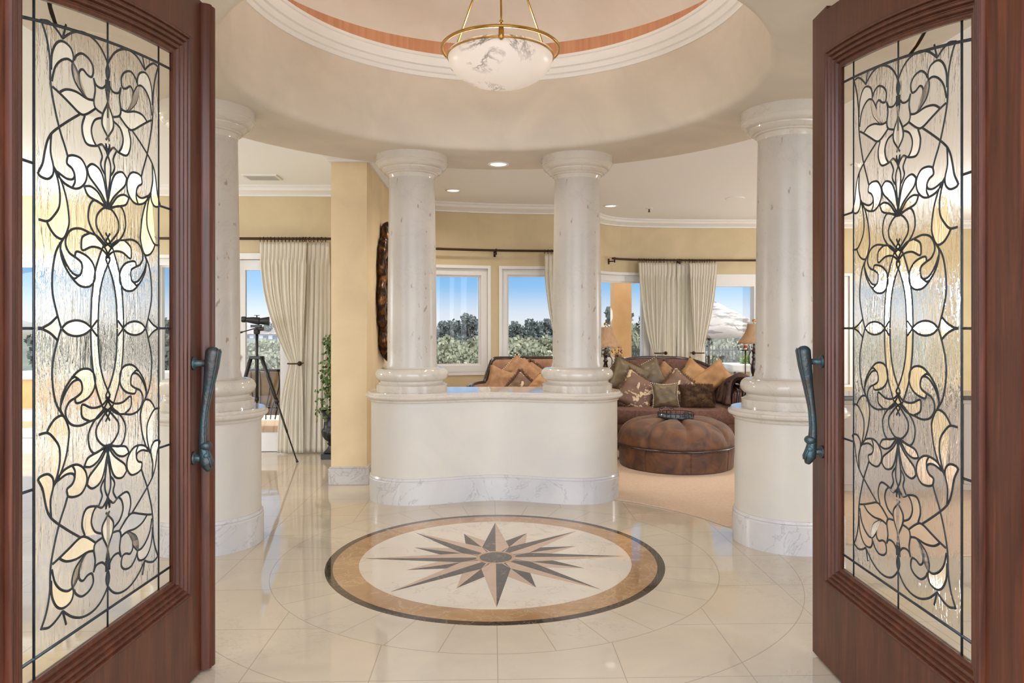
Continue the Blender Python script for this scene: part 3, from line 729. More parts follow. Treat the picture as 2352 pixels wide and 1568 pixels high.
def bevel_bm():
    bm = BM()
    for grp in BEV:
        for sxx in (1, -1):
            for szz in (1, -1):
                A = [Vector((p[0], p[1], 0)) for p in quarter[grp[0]]]; A = crom(A, 3)
                if len(grp) > 1:
                    C_ = crom([Vector((p[0], p[1], 0)) for p in quarter[grp[1]]], 3)
                    if (A[-1]-C_[0]).length > (A[-1]-C_[-1]).length: C_ = C_[::-1]
                    A = A+C_
                elif grp[0] in (39, 38): A = A+[Vector((p.x, -p.y, 0)) for p in A[::-1]]
                elif grp[0] == 10: A = A+[Vector((-p.x, p.y, 0)) for p in A[::-1]]
                if grp[0] in (39, 38) and szz < 0: continue
                if grp[0] == 10 and sxx < 0: continue
                out = []
                for p in A:
                    du, dz = p.x, p.y*(.975 if szz < 0 else 1); u = lx(du*sxx); z = 1.249+dz*szz
                    if szz > 0: z += max(0, dz-.25)/.6*(came_z(u)-came_z(lx(du)))
                    q = (u, z)
                    if not out or math.hypot(q[0]-out[-1][0], q[1]-out[-1][1]) > .004: out.append(q)
                if math.hypot(out[0][0]-out[-1][0], out[0][1]-out[-1][1]) < .004: out.pop()
                if len(out) < 4: continue
                ov = [bm.verts.new((u, GY+.0022, z)) for u, z in out]
                try: f = bm.faces.new(ov)
                except Exception: continue
                area = sum(out[i][0]*out[(i+1) % len(out)][1]-out[(i+1) % len(out)][0]*out[i][1] for i in range(len(out)))
                if area > 0: f.normal_flip(); ov = ov[::-1]      # face +y
                f.normal_update()
                r_ = bmesh.ops.inset_region(bm, faces=[f], thickness=.006, depth=.0030, use_even_offset=False)
                try: bm.faces.new(ov[::-1])
                except Exception: pass
    return bm
def handle(parent, s):
    h = link('pull_handle', BM(), 'bronze', parent)
    # u along the leaf (distance from leading edge), y away from the leaf face
    uu = .085
    cl = [(uu-.006, .070, 1.182), (uu-.003, .068, 1.165), (uu, .062, 1.11), (uu, .050, 1.03), (uu+.006, .040, .95), (uu+.008, .036, .88), (uu+.004, .038, .82), (uu, .046, .775), (uu-.004, .054, .745)]
    rw = [.010, .026, .024, .0165, .0125, .0125, .0165, .023, .008]
    pts = crom(cl, 5); rr = []
    for i in range(len(rw)-1):
        for k in range(5): rr.append(rw[i]+(rw[i+1]-rw[i])*k/5)
    rr.append(rw[-1])
    bm = BM(); tube(bm, [(p.x, p.y*s, p.z) for p in pts], rr, 12)
    for v in bm.verts:
        pass
    grip = link('grip', bm, 'bronze', h, True)
    bm = BM()
    for sh in (-.011, .011): tube(bm, [(p.x+sh*.9*(r/.018), (p.y+r*.86)*s, p.z) for p, r in list(zip(pts, rr))[3:-3]], .0028, 6)
    link('raised_rib', bm, 'bronze', h, True)
    for z in (1.125, .79):
        bm = BM(); tube(bm, [(uu, 0, z), (uu, .006*s, z), (uu, .007*s, z), (uu, .045*s, z), (uu, .058*s, z)], [.024, .024, .012, .011, .014], 14)
        link('mounting_post', bm, 'bronze', h, True)
    bm = BM(); c = (uu+.004, .045*s, .835); ball(bm, c, .022, 14, .8); ball(bm, (uu+.006, .047*s, .80), .016, 12); link('knot', bm, 'bronze', h, True)
    return h
def leaf(name, label, origin, direction, s, astragal):
    """origin = leading edge on the inner face; direction = leading edge towards hinge; s=+1 if the inner face looks to +x"""
    th = math.atan2(direction[1], direction[0])
    t_ = thing(name, label, 'door', (origin[0], origin[1], 0), th)
    # local x axis runs along direction; inner face must be the local side facing the doorway
    o = link('frame', door_frame_bm(), 'wood', t_); ch = [o]
    m1 = link('glazing_moulding', mould_bm(1), 'wood', t_, True, .6); m2 = link('outer_moulding', mould_bm(-1), 'wood', t_, True, .6)
    ch += [m1, m2]
    a, b = ST+MO-.012, W_-ST-MO+.012; ua_, ub_ = lx(2.362-UC), lx(1.759-UC)
    def pane(bm, u0, u1, fz0, fz1, n=30):
        ro = []
        for i in range(n+1):
            u = u0+(u1-u0)*i/n
            ro.append([bm.verts.new((u, GY+.0015, fz0(u))), bm.verts.new((u, GY+.0015, fz1(u))), bm.verts.new((u, GY-.0035, fz1(u))), bm.verts.new((u, GY-.0035, fz0(u)))])
        grid_faces(bm, ro, False, True); bm.faces.new(ro[0]); bm.faces.new(ro[-1])
    top_ = lambda u: open_top(u)-MO+.012
    bm = BM(); pane(bm, ua_, ub_, lambda u: .447, came_z); g = link('leaded_glass', bm, 'wavy', t_); ch.append(g)
    bm = BM(); pane(bm, a, ua_, lambda u: .386, top_, 6); pane(bm, ub_, b, lambda u: .386, top_, 6); pane(bm, ua_, ub_, lambda u: .386, lambda u: .447, 2); pane(bm, ua_, ub_, came_z, top_)
    ch.append(link('border_glass', bm, 'bevel', g))
    cm = link('lead_came', came_bm(), 'lead', g, True); bv = link('bevelled_petals', bevel_bm(), 'bevel', g, recalc=False); 
    hh = handle(t_, 1)
    objs = ch+[cm, bv, hh]+list(hh.children)
    if astragal:
        prof = [(-.030, .002), (-.030, .020), (-.018, .026), (-.012, .030), (0.0, .030), (.010, .026), (.018, .030), (.028, .026), (.036, .014), (.040, .002)]
        bm = BM(); rows = [[bm.verts.new((-.0+u-.012, y, z)) for u, y in prof+[(.040, -.0), (-.030, -.0)]] for z in (.014, 2.425)]
        grid_faces(bm, rows, False, True); bm.faces.new(rows[0]); bm.faces.new(rows[-1])
        ag = link('astragal', bm, 'wood', t_, True, .5); objs.append(ag)
        bm = BM(); box(bm, -.04, 0.0, -TT, 0.003, .014, 2.42); objs.append(link('astragal_backing', bm, 'wood', t_))
    if s < 0:          # mirror the depth axis
        for ob in objs:
            if not ob.data.vertices: continue
            for v in ob.data.vertices: v.co.y = -v.co.y
            ob.data.flip_normals()
    return t_
# left leaf: leading edge at camera depth 2.652, hinge at 1.507
def c2w(xc, d): return (xc*math.cos(TH)+d*math.sin(TH), -xc*math.sin(TH)+d*math.cos(TH))
p0 = c2w(-1.1616+.0144*2.648, 2.648); p1 = c2w(-1.1616+.0144*1.503, 1.503)
leaf('entrance_door', 'left open mahogany entrance door with leaded glass and an overlapping edge strip', p0, (p1[0]-p0[0], p1[1]-p0[1]), 1, True)
q0 = c2w(1.1447+.003*2.782, 2.782); q1 = c2w(1.1447+.003*1.637, 1.637)
leaf('entrance_door', 'right open mahogany entrance door with leaded glass and a plain edge', q0, (q1[0]-q0[0], q1[1]-q0[1]), -1, False)
# ------------------------------------------------------------------ drapery
def rod(name, label, P, s0, s1, z, fin0=True, fin1=True, brs=()):
    t_ = thing(name, label, 'curtain rod', tuple(P.at((s0+s1)/2, -.11).xy)+(z,), 0)
    o3 = Vector(t_.location); n = max(2, int((s1-s0)/.12)); pts = []
    for i in range(n+1): pts.append(P.at(s0+(s1-s0)*i/n, -.11)+Vector((0, 0, z))-o3)
    link('pole', T(pts, .0135, 10), 'rod', t_, True)
    for f, s_, sg in ((fin0, s0, -1), (fin1, s1, 1)):
        if not f: continue
        bm = BM(); pr = [(-.01, .0138), (0, .026), (.012, .026), (.018, .014), (.028, .030), (.05, .036), (.066, .026), (.078, .006)]
        tube(bm, [P.at(s_, -.11)+Vector((0, 0, z))-o3+(P.at(s_, -.11)-P.at(s_-sg*.05, -.11)).normalized()*a for a, r in pr], [r for a, r in pr], 12)
        link('finial', bm, 'rod', t_, True)
    for s_ in brs:
        a = P.at(s_, -.11)+Vector((0, 0, z))-o3; b = P.at(s_, 0)+Vector((0, 0, z-.03))-o3
        bm = BM(); tube(bm, [a+Vector((0, 0, .018)), a+Vector((0, 0, -.05))], .009, 8); tube(bm, [a+Vector((0, 0, -.03)), b], .008, 8); tube(bm, [b+Vector((0, 0, -.035)), b+Vector((0, 0, .035))], .014, 8)
        link('bracket', bm, 'rod', t_, True)
    return t_
def curtain(label, P, zt, zb, top, tie=None, bot=None, ztie=.93, folds=12, side=0, back=0, kn_=.045, group=None):
    """top, tie, bot = (s0, s1) intervals along the wall; hangs from the rod"""
    mid = (top[0]+top[1])/2; base = P.at(mid, -.11)
    t_ = thing('curtain', label, 'curtain', (base.x, base.y, 0), 0, group)
    nu, nv = folds*10, 44; rows = []
    ph = random.random()*6
    for j in range(nv+1):
        f = j/nv; z = zt+(zb-zt)*f
        if tie:
            ft = (zt-ztie)/(zt-zb)
            if f < ft:
                q = f/ft; e_ = q**2.1; a = top[0]+(tie[0]-top[0])*e_; b = top[1]+(tie[1]-top[1])*(q**1.5)
            else:
                q = (f-ft)/(1-ft); e_ = 1-(1-q)**2.2; a = tie[0]+(bot[0]-tie[0])*e_; b = tie[1]+(bot[1]-tie[1])*e_
            w = (b-a)
        else:
            b0 = bot or top; a = top[0]+(b0[0]-top[0])*f; b = top[1]+(b0[1]-top[1])*f; w = b-a
        r = []
        amp = min(.045, w/folds*.55)*(min(1, .35+f*6) if f < .12 else 1)
        for i in range(nu+1):
            u = i/nu
            if f < .07: prof_ = abs(math.sin(u*folds*pi))**.35*2-1
            else: prof_ = math.sin(u*folds*2*pi+ph*0)*(.8+.2*math.sin(u*17+ph))+.25*math.sin(u*folds*4*pi+ph+f*2)
            s_ = a+(b-a)*u+.006*math.sin(u*31+ph+f*3)*(1 if f > .1 else 0)
            p = P.at(s_, -.11+back-prof_*amp*.6-(0.03*math.sin(min(1, f*2)*pi) if tie else 0)); r.append(bm_new(p, z, base))
        rows.append(r)
    global _bm
    bm = BM(); R = [[bm.verts.new(v) for v in r] for r in rows]; grid_faces(bm, R)
    o = link('panel', bm, 'drape', t_, True); md_ = o.modifiers.new('thickness', 'SOLIDIFY'); md_.thickness = .003
    n = folds+1
    for i in range(n):
        s_ = top[0]+(top[1]-top[0])*(i+.1)/n; p = P.at(s_, -.11); d = (P.at(s_+.01, -.11)-P.at(s_-.01, -.11)).normalized(); nrm = Vector((-d.y, d.x, 0))
        bm = BM(); c = Vector((p.x-base.x, p.y-base.y, zt+.028)); tw = random.uniform(-.5, .5)
        n2 = nrm*math.cos(tw)+d*math.sin(tw)
        tube(bm, [c+n2*.019*math.cos(a)+Vector((0, 0, .024*math.sin(a))) for a in [2*pi*k/14 for k in range(14)]], .0028, 5, closed=True)
        link('curtain_ring', bm, 'rod', t_, True)
    if tie:
        m_ = (tie[0]+tie[1])/2; kn = tie[1]+kn_ if side > 0 else tie[0]-kn_
        a = P.at(tie[0] if side > 0 else tie[1], -.19); b = P.at(kn, -.17); c0_ = P.at(kn, -.02)
        bm = BM(); z0 = ztie
        V = lambda q: Vector((q.x-base.x, q.y-base.y, z0))
        tube(bm, crom([V(a)+Vector((0, .03, 0)), V(a), V(P.at(m_, -.215)), V(b), V(c0_)], 5), .007, 8)
        ball(bm, V(b)+Vector((0, -.01, 0)), .024, 12)
        link('holdback', bm, 'rod', t_, True)
    return t_
def bm_new(p, z, base): return (p.x-base.x, p.y-base.y, z)
ZR = 2.135
def sP(P, px, d): return P.sx(wpos(px, d)[0])
# left room
rod('curtain_rod', 'dark bronze curtain rod across the left garden door', PL, sx(-3.9), sx(-1.385), ZR, False, True, (sx(-2.9),))
a = lambda px: sP(PL, px, 7.22)
curtain('ivory curtain tied back beside the left glass door', PL, 2.10, .012, (a(599), a(706)), (a(668), a(694)), (a(640), a(700)), .90, 12, 1, 0, 0.0)
curtain('ivory curtain hanging straight between the tied one and the plant', PL, 2.10, .012, (a(694), a(757)), None, (a(684), a(754)), folds=6, back=.03)
# centre bow
rod('curtain_rod', 'dark bronze curtain rod curving over the two centre windows', PA, ax(-.93), ax(1.0)-.02, ZR, False, True, (ax(0.03),))
a = lambda px: sP(PA, px, 8.3)
curtain('ivory curtain edge peeking out left of the right counter column', PA, 2.10, .012, (a(1250), a(1322)), (a(1284), a(1306)), (a(1275), a(1318)), .93, 8, 1)
# right bow
rod('curtain_rod', 'dark bronze curtain rod curving over the right window and terrace door', PB, bx(1.46), bx(3.9), ZR, False, False, (bx(1.50), bx(2.45)))
a = lambda px: sP(PB, px, 9.42)
curtain('ivory curtain tied back with its knob on the right, over the sofa', PB, 2.10, .012, (a(1463), a(1532)), (a(1499), a(1518)), (a(1494), a(1522)), .925, 10, 1)
curtain('left of the two straight ivory curtain panels over the sofa', PB, 2.10, .012, (a(1516), a(1557)), None, None, folds=4, back=.055)
curtain('right of the two straight ivory curtain panels over the sofa', PB, 2.10, .012, (a(1558), a(1602)), None, None, folds=4, back=.055)
curtain('ivory curtain tied back with its knob on the left, beside the terrace door', PB, 2.10, .012, (a(1586), a(1652)), (a(1600), a(1617)), (a(1598), a(1622)), .925, 10, -1)
# ------------------------------------------------------------------ sofas
def sofa(label, w, loc, rz, fabric, dep=.86, hb=.90, ha=.60, name='sofa', rise=.12, span=.88):
    t_ = thing(name, label, 'sofa', loc, rz)
    # plan of the shell: centre line of a U with rounded back corners
    n = 48; path = []
    D2 = dep
    for i in range(n+1):
        q = i/n
        ang_ = pi*(1-q); ex = .62
        c_, s_ = math.cos(ang_), math.sin(ang_)
        x = w*math.copysign(abs(c_)**ex, c_); y = D2*(abs(s_)**.8)-.05*0
        path.append((x*1.0, y))
    def hgt(q):
        v = max(0, min(1, (math.sin(pi*q)-rise)/span))
        if span < .5: v = v*v*(3-2*v)
        return ha+(hb-ha)*v**1.05
    def nrm(i):
        a_ = path[max(0, i-1)]; b_ = path[min(n, i+1)]; d = Vector((b_[0]-a_[0], b_[1]-a_[1], 0)).normalized(); return Vector((-d.y, d.x, 0))
    bm = BM(); rows = []
    for i, (x, y) in enumerate(path):
        q = i/n; h = hgt(q); m_ = nrm(i); r = []
        for o_, z in ((.055, .14), (.065, .30), (.060, h-.03), (.03, h), (-.035, h-.005), (-.075, h-.06), (-.085, h-.2 if h > .5 else .40), (-.07, .30), (-.06, .14)):
            r.append(bm.verts.new((x+m_.x*o_, y+m_.y*o_, z)))
        rows.append(r)
    grid_faces(bm, rows, False, True); bm.faces.new(rows[0]); bm.faces.new(rows[-1])
    link('upholstered_back', bm, fabric, t_, True, .9)
    bm = BM(); pts = []
    for i, (x, y) in enumerate(path):
        q = i/n; m_ = nrm(i); pts.append((x+m_.x*.01, y+m_.y*.01, hgt(q)+.004))
    tube(bm, pts, .022, 10); tube(bm, [(x+nrm(i).x*.045, y+nrm(i).y*.045, hgt(i/n)-.03) for i, (x, y) in enumerate(path)], .014, 8)
    link('carved_back_rail', bm, 'darkwood', t_, True)
    for sg, i in ((-1, 0), (1, n)):
        x, y = path[i]; bm = BM()
        for dx in (-.045, .012):
            tube(bm, crom([(x+dx*1.0, y+.03, ha+.01), (x+dx+sg*.015, y-.025, ha-.02), (x+dx+sg*.01, y-.035, ha-.1), (x+dx*.8-sg*.025, y-.03, .38), (x+dx*.7-sg*.03, y-.03, .15)], 5), .013, 8)
        link('arm_trim', bm, 'darkwood', t_, True)
        bm = BM(); box(bm, x-.05-sg*.012, x+.03-sg*.012, y-.022, y+.03, .15, ha-.04); link('arm_front', bevelled(bm, .01), fabric, t_, True)
    # seat with a bowed front
    bm = BM(); rows = []; ns = 30
    for i in range(ns+1):
        x = -w+.075+(2*w-.15)*i/ns; fy = -.02-.13*(1-(x/w)**2); by = D2*max(.12, (1-min(1, abs(x)/w)**(1/.62*1.0)))**.5-.08
        by = max(by, .25)
        prof_ = [(fy+.01, .14), (fy-.01, .22), (fy-.012, .26), (fy+.002, .275), (fy-.022, .30), (fy-.026, .36), (fy-.012, .415), (fy+.03, .438), (fy+.12, .45), (by, .45), (by, .14)]
        rows.append([bm.verts.new((x, y, z)) for y, z in prof_])
    grid_faces(bm, rows, False, True); bm.faces.new(rows[0]); bm.faces.new(rows[-1])
    link('seat', bm, fabric, t_, True, .8)
    for x, y in ((-w+.04, .02), (w-.04, .02), (-w*.62, D2*.72), (w*.62, D2*.72)):
        link('leg', T([(x, y, .15), (x, y-.005, .10), (x*1.01, y-.015, .04), (x*1.02, y-.02, .012), (x*1.02, y-.02, .011)], [.035, .026, .017, .024, .02], 10), 'darkwood', t_, True)
    return t_
def cushion_bm(w, h, th, pinch=.10, n=18, wrinkle=.004, seed=0):
    rnd = random.Random(seed); ph = [rnd.random()*6 for _ in range(4)]
    bm = BM(); top, bot = [], []
    for j in range(n+1):
        rt, rb = [], []
        for i in range(n+1):
            u, v = 2*i/n-1, 2*j/n-1
            k = 1-pinch*((1-u*u)*abs(v)**2+(1-v*v)*abs(u)**2)
            e_ = ((1-u**4)*(1-v**4))**.55
            x, z = u*w/2*(1-pinch*(1-v*v)*0)*k, v*h/2*k
            y = th/2*e_+wrinkle*math.sin(u*9+v*5+ph[0])*e_+wrinkle*math.sin(v*11-u*4+ph[1])*e_
            y2 = -th/2*e_
            rt.append(bm.verts.new((x, -y, z)))
            rb.append(rt[-1] if i in (0, n) or j in (0, n) else bm.verts.new((x, -y2, z)))
        top.append(rt); bot.append(rb)
    grid_faces(bm, top); grid_faces(bm, bot)
    return bm
def edge_pts(w, h, pinch, n=16, sides=(0, 1, 2, 3)):
    out = []
    for s_ in sides:
        for i in range(n):
            t = 2*i/n-1; k = 1-pinch*(1-t*t)
            out.append(((t*w/2*k, -h/2*k), (w/2*k, t*h/2*k), (-t*w/2*k, h/2*k), (-w/2*k, -t*h/2*k))[s_])
    return out
def pillow(label, px, py, d, w, h, m, roll=0, tilt=-.3, yaw=0, th=.13, trim=None, pinch=.1, group=None, beads_sides=(0, 1, 2, 3)):
    x, y = wpos(px, d); z = zof(py, d)
    bm = cushion_bm(w, h, th, pinch, seed=int(px))
    o = link('throw_pillow', bm, m, None, True); o.location = (x, y, z)
    o.rotation_euler = Matrix.Rotation(yaw, 3, 'Z').to_4x4().to_3x3().__matmul__(Matrix.Rotation(tilt, 3, 'X')).__matmul__(Matrix.Rotation(roll, 3, 'Y')).to_euler()
    tag(o, label, 'pillow', group)
    if trim == 'fringe':
        bm = BM(); rnd = random.Random(int(px)+3)
        for a_, b_ in edge_pts(w, h, pinch, 34):
            L_ = math.hypot(a_, b_); ux, uz = a_/L_, b_/L_
            for q in range(3):
                an = rnd.uniform(-.7, .7); dx = ux*math.cos(an)-uz*math.sin(an); dz = ux*math.sin(an)+uz*math.cos(an); l_ = rnd.uniform(.018, .034); yy = rnd.uniform(-.012, .012)
                p = Vector((a_, yy, b_)); t_ = p+Vector((dx*l_, rnd.uniform(-.012, .006), dz*l_)); s_ = Vector((-dz, 0, dx))*.0035
                vs = [bm.verts.new(v) for v in (p-s_, p+s_, t_+s_*.6, t_-s_*.6)]; bm.faces.new(vs)
        link('fringe_trim', bm, 'fringe', o)
    if trim == 'beads':
        bm = BM()
        for a_, b_ in edge_pts(w*1.01, h*1.01, pinch, 17, beads_sides): ball(bm, (a_, -.004, b_), .0058, 6)
        link('bead_trim', bm, 'pearl', o, True)
    if trim == 'cord':
        link('cord_piping', T([(a_, 0, b_) for a_, b_ in edge_pts(w, h, pinch, 12)], .005, 6, True), 'tan_pillow', o, True)
    if trim == 'fur':
        rnd = random.Random(5); bm = BM()
        for _ in range(4200):
            u, v = rnd.uniform(-1, 1), rnd.uniform(-1, 1); e_ = ((1-u**4)*(1-v**4))**.55
            p = Vector((u*w/2*.97, -th/2*e_+.002, v*h/2*.97)); dr_ = Vector((u*.7+rnd.uniform(-.6, .6), -.55, v*.7+rnd.uniform(-.7, .5))).normalized()*rnd.uniform(.016, .034)
            s_ = dr_.cross(Vector((rnd.random(), rnd.random(), rnd.random()))).normalized()*.0011
            vs = [bm.verts.new(q) for q in (p-s_, p+s_, p+dr_)]; bm.faces.new(vs)
        link('fur_pile', bm, 'fur', o)['kind'] = 'stuff'
    return o
sx_, sy_ = wpos(1550, 7.42)
sofa('mauve brown sofa with dark carved arched back rail behind the round ottoman', .67, (sx_, sy_, 0), -.02, 'sofa', .88, .905, .63)
G1 = 'pillows on the main sofa'
pillow('brown pillow with dark fringe at the far left of the main sofa', 1444, 872, 7.75, .44, .40, 'olive', .45, -.25, .25, trim='fringe', group=G1)
pillow('olive silk pillow with a beaded edge leaning behind the damask pillow', 1487, 869, 7.86, .40, .36, 'olive', -.42, -.25, 0, trim='beads', group=G1, beads_sides=(2,))
pillow('tan fringed pillow standing on its corner left of the sofa middle', 1532, 880, 7.92, .38, .38, 'tan_pillow', .70, -.25, 0, trim='fringe', group=G1)
pillow('tan pillow with brown fringe almost hidden behind the pointed gold one', 1571, 889, 7.95, .34, .34, 'tan_pillow', .9, -.25, 0, trim='fringe', group=G1)
pillow('gold velvet pillow standing upright with its corner pointing up', 1592, 872, 7.84, .34, .40, 'gold_velvet', .62, -.2, 0, pinch=.14, group=G1)
pillow('gold velvet pillow leaning diagonally towards the fur throw', 1631, 872, 7.78, .46, .26, 'gold_velvet', -.62, -.25, -.15, group=G1)
pillow('brown and cream damask pillow with fringed edge in the left foreground of the sofa', 1465, 903, 7.5, .40, .40, 'damask', .58, -.35, .15, trim='fringe', group=G1)
pillow('cream patterned pillow with thick fringe behind the olive beaded pillow', 1558, 895, 7.66, .36, .36, 'damask', .75, -.3, 0, trim='fringe', group=G1)
pillow('small olive pillow with a pearl bead border in the sofa middle', 1528, 909, 7.40, .28, .27, 'olive', 0, -.3, 0, trim='beads', group=G1, pinch=.14)
pillow('brown fur pillow in the foreground right of the olive beaded one', 1600, 911, 7.42, .36, .26, 'fur', 0, -.35, 0, th=.16, trim='fur', group=G1)
# fur throw over the right arm
def throw():
    cx_, cy_ = wpos(1697, 7.5); t0 = (cx_, cy_, 0)
    bm = BM(); rows = []; nu, nv = 34, 46
    for i in range(nu+1):
        u = i/nu; r = []
        for j in range(nv+1):
            v = j/nv
            # drape across the arm: inside bottom -> over the top -> outside bottom
            a_ = -1+2*v; hgt_ = .70+.03*math.cos(u*3)
            if v < .3: x = -.13+.048*(v/.3)-.02*math.sin(u*9); z = .47+(hgt_-.51)*(v/.3)
            elif v < .68:
                q = (v-.3)/.38; an = pi*(1-q); x = .0+.082*math.cos(an); z = hgt_-.045+.06*math.sin(an)
            else: x = .082+.03*((v-.68)/.32); z = hgt_-.045-(hgt_-.16)*((v-.68)/.32)*(.75+.25*math.sin(u*5+1))
            fold = .024*math.sin(u*26+v*5)+.012*math.sin(u*47-v*3)
            nx = math.cos(pi*(1-min(1, max(0, (v-.25)/.45)))); nz = max(0, 1-abs(nx))
            yy = -.14+.34*u+.05*math.sin(v*6)
            r.append(bm.verts.new((x+nx*fold, yy, z+fold*nz)))
        rows.append(r)
    grid_faces(bm, rows); o = link('fur_throw', bm, 'mink', None, True); o.location = t0
    m_ = o.modifiers.new('thickness', 'SOLIDIFY'); m_.thickness = .022; m_.offset = 1
    tag(o, 'dark brown mink fur throw draped over the right sofa arm', 'throw')
throw()
x2, y2 = wpos(1241, 6.72)
sofa('tan brown settee with dark curved wooden rail behind the counter wall', .63, (x2, y2, 0), .10, 'sofa_tan', .72, .935, .70, 'settee', .80, .12)
G2 = 'pillows on the settee behind the counter'
pillow('plain tan pillow at the left arm of the settee', 1152, 884, 6.78, .32, .34, 'tan_pillow', .35, -.3, .2, group=G2, pinch=.16)
pillow('tan pillow with beaded edge pointing up behind the others on the settee', 1188, 867, 7.04, .34, .34, 'tan_pillow', .78, -.25, 0, trim='beads', group=G2)
pillow('large tan pillow with a pearl strip pointing up in the settee middle', 1207, 880, 6.90, .38, .38, 'tan_pillow', .72, -.3, 0, trim='beads', group=G2, beads_sides=(1,))
pillow('tan pillow with fringe leaning right in the settee beside the column', 1234, 882, 7.0, .36, .34, 'tan_pillow', .55, -.3, 0, trim='fringe', group=G2)
pillow('brown fringed pillow low in front of the settee middle', 1200, 900, 6.70, .30, .28, 'damask', .7, -.3, 0, trim='fringe', group=G2)
pillow('small gold pillow right of the fringed pillow in front on the settee', 1242, 893, 6.66, .22, .22, 'gold_velvet', .75, -.3, 0, trim='cord', group=G2)
# ------------------------------------------------------------------ ottoman
ox, oy = wpos(1552, 6.62)
ot = thing('ottoman', 'round brown velvet channel-tufted ottoman in front of the main sofa', 'ottoman', (ox, oy, 0))
bm = BM(); rows = []; NA = 144
for j in range(23):
    t = j/22; a_ = t*pi*.5; r = []
    for k in range(NA):
        th = 2*pi*k/NA; q = (th/(2*pi/8)+.0) % 1; dd = min(q, 1-q)*2*pi/8
        g_ = math.exp(-(dd*(.25+.27*math.cos(a_))/.016)**2)+.5*math.exp(-(dd*(.25+.27*math.cos(a_))/.05)**2)
        R = .105+.418*math.cos(a_)**.62; z = .195+.235*math.sin(a_)**.8
        k_ = math.sin(min(1, t*4)*pi/2)
        R -= .030*g_*k_*(1-t*.6); z -= .030*g_*math.sin(a_)*k_
        puck = .004*math.sin(th*64)*max(0, 1-t*4); R += puck
        r.append(bm.verts.new((R*math.cos(th+pi/2), R*math.sin(th+pi/2), z)))
    rows.append(r)
grid_faces(bm, rows, False, True); bm.faces.new(rows[-1]); bm.faces.new(rows[0])
link('tufted_top', bm, 'velvet', ot, True)
bm = BM(); rows = []
for R, z in ((.505, .005), (.508, .03), (.512, .10), (.516, .19), (.45, .20)):
    r = []
    for k in range(NA*2):
        th = pi*k/NA; q = (th/(2*pi/8)) % 1; dd = min(q, 1-q)*2*pi/8
        r.append(bm.verts.new(((R-.008*math.exp(-(dd/.012)**2))*math.cos(th+pi/2), (R-.008*math.exp(-(dd/.012)**2))*math.sin(th+pi/2), z)))
    rows.append(r)
grid_faces(bm, rows, False, True); bm.faces.new(rows[0]); bm.faces.new(rows[-1]); link('skirt', bm, 'velvet', ot, True, .8)
bm = BM(); tube(bm, [(.524*math.cos(2*pi*k/96), .524*math.sin(2*pi*k/96), .192) for k in range(96)], .011, 8, closed=True); bd = link('nail_band', bm, 'darkwood', ot, True)
bm = BM()
for k in range(130): ball(bm, (.534*math.cos(2*pi*k/130), .534*math.sin(2*pi*k/130), .190), .0045, 6)
link('nailheads', bm, 'rod', bd, True)['kind'] = 'stuff'
ot.location.z = .010
tr = thing('serving_tray', 'round dark tray with scrolled iron handles on the ottoman', 'tray', (ox-.005, oy-.02, .442))
bm = BM(); lathe(bm, [(.001, .004), (.155, .004), (.158, .012), (.160, .0), (.001, .0)], n=48); link('tray_base', bm, 'glass_dark', tr, True, .5)
bm = BM()
for z in (.006, .042): tube(bm, [(.160*math.cos(2*pi*k/48), .160*math.sin(2*pi*k/48), z) for k in range(48)], .0035, 6, closed=True)
for k in range(24):
    a_ = 2*pi*k/24; tube(bm, [(.16*math.cos(a_), .16*math.sin(a_), .006), (.16*math.cos(a_), .16*math.sin(a_), .042)], .0022, 5)
link('gallery_rim', bm, 'iron', tr, True)
def scroll(cx_, yy, z0, s_):
    bm = BM()
    pts = [(cx_-.055*s_, yy, z0+.040*s_), (cx_-.068*s_, yy, z0+.052*s_), (cx_-.060*s_, yy, z0+.066*s_), (cx_-.045*s_, yy, z0+.055*s_), (cx_-.030*s_, yy, z0+.070*s_), (cx_, yy, z0+.085*s_), (cx_+.030*s_, yy, z0+.070*s_), (cx_+.045*s_, yy, z0+.055*s_), (cx_+.060*s_, yy, z0+.066*s_), (cx_+.068*s_, yy, z0+.052*s_), (cx_+.055*s_, yy, z0+.040*s_)]
    tube(bm, crom(pts, 4), .003, 6)
    for c_ in (-.018, .018): tube(bm, [(cx_+c_*s_+.02*s_*math.cos(a_), yy, z0+.026*s_+.02*s_*math.sin(a_)) for a_ in [2*pi*k/16 for k in range(16)]], .0026, 6, closed=True)
    return bm
link('scroll_handle', scroll(-.05, .145, .0, 1.0), 'iron', tr, True); link('scroll_handle', scroll(.055, -.148, -.01, .8), 'iron', tr, True)
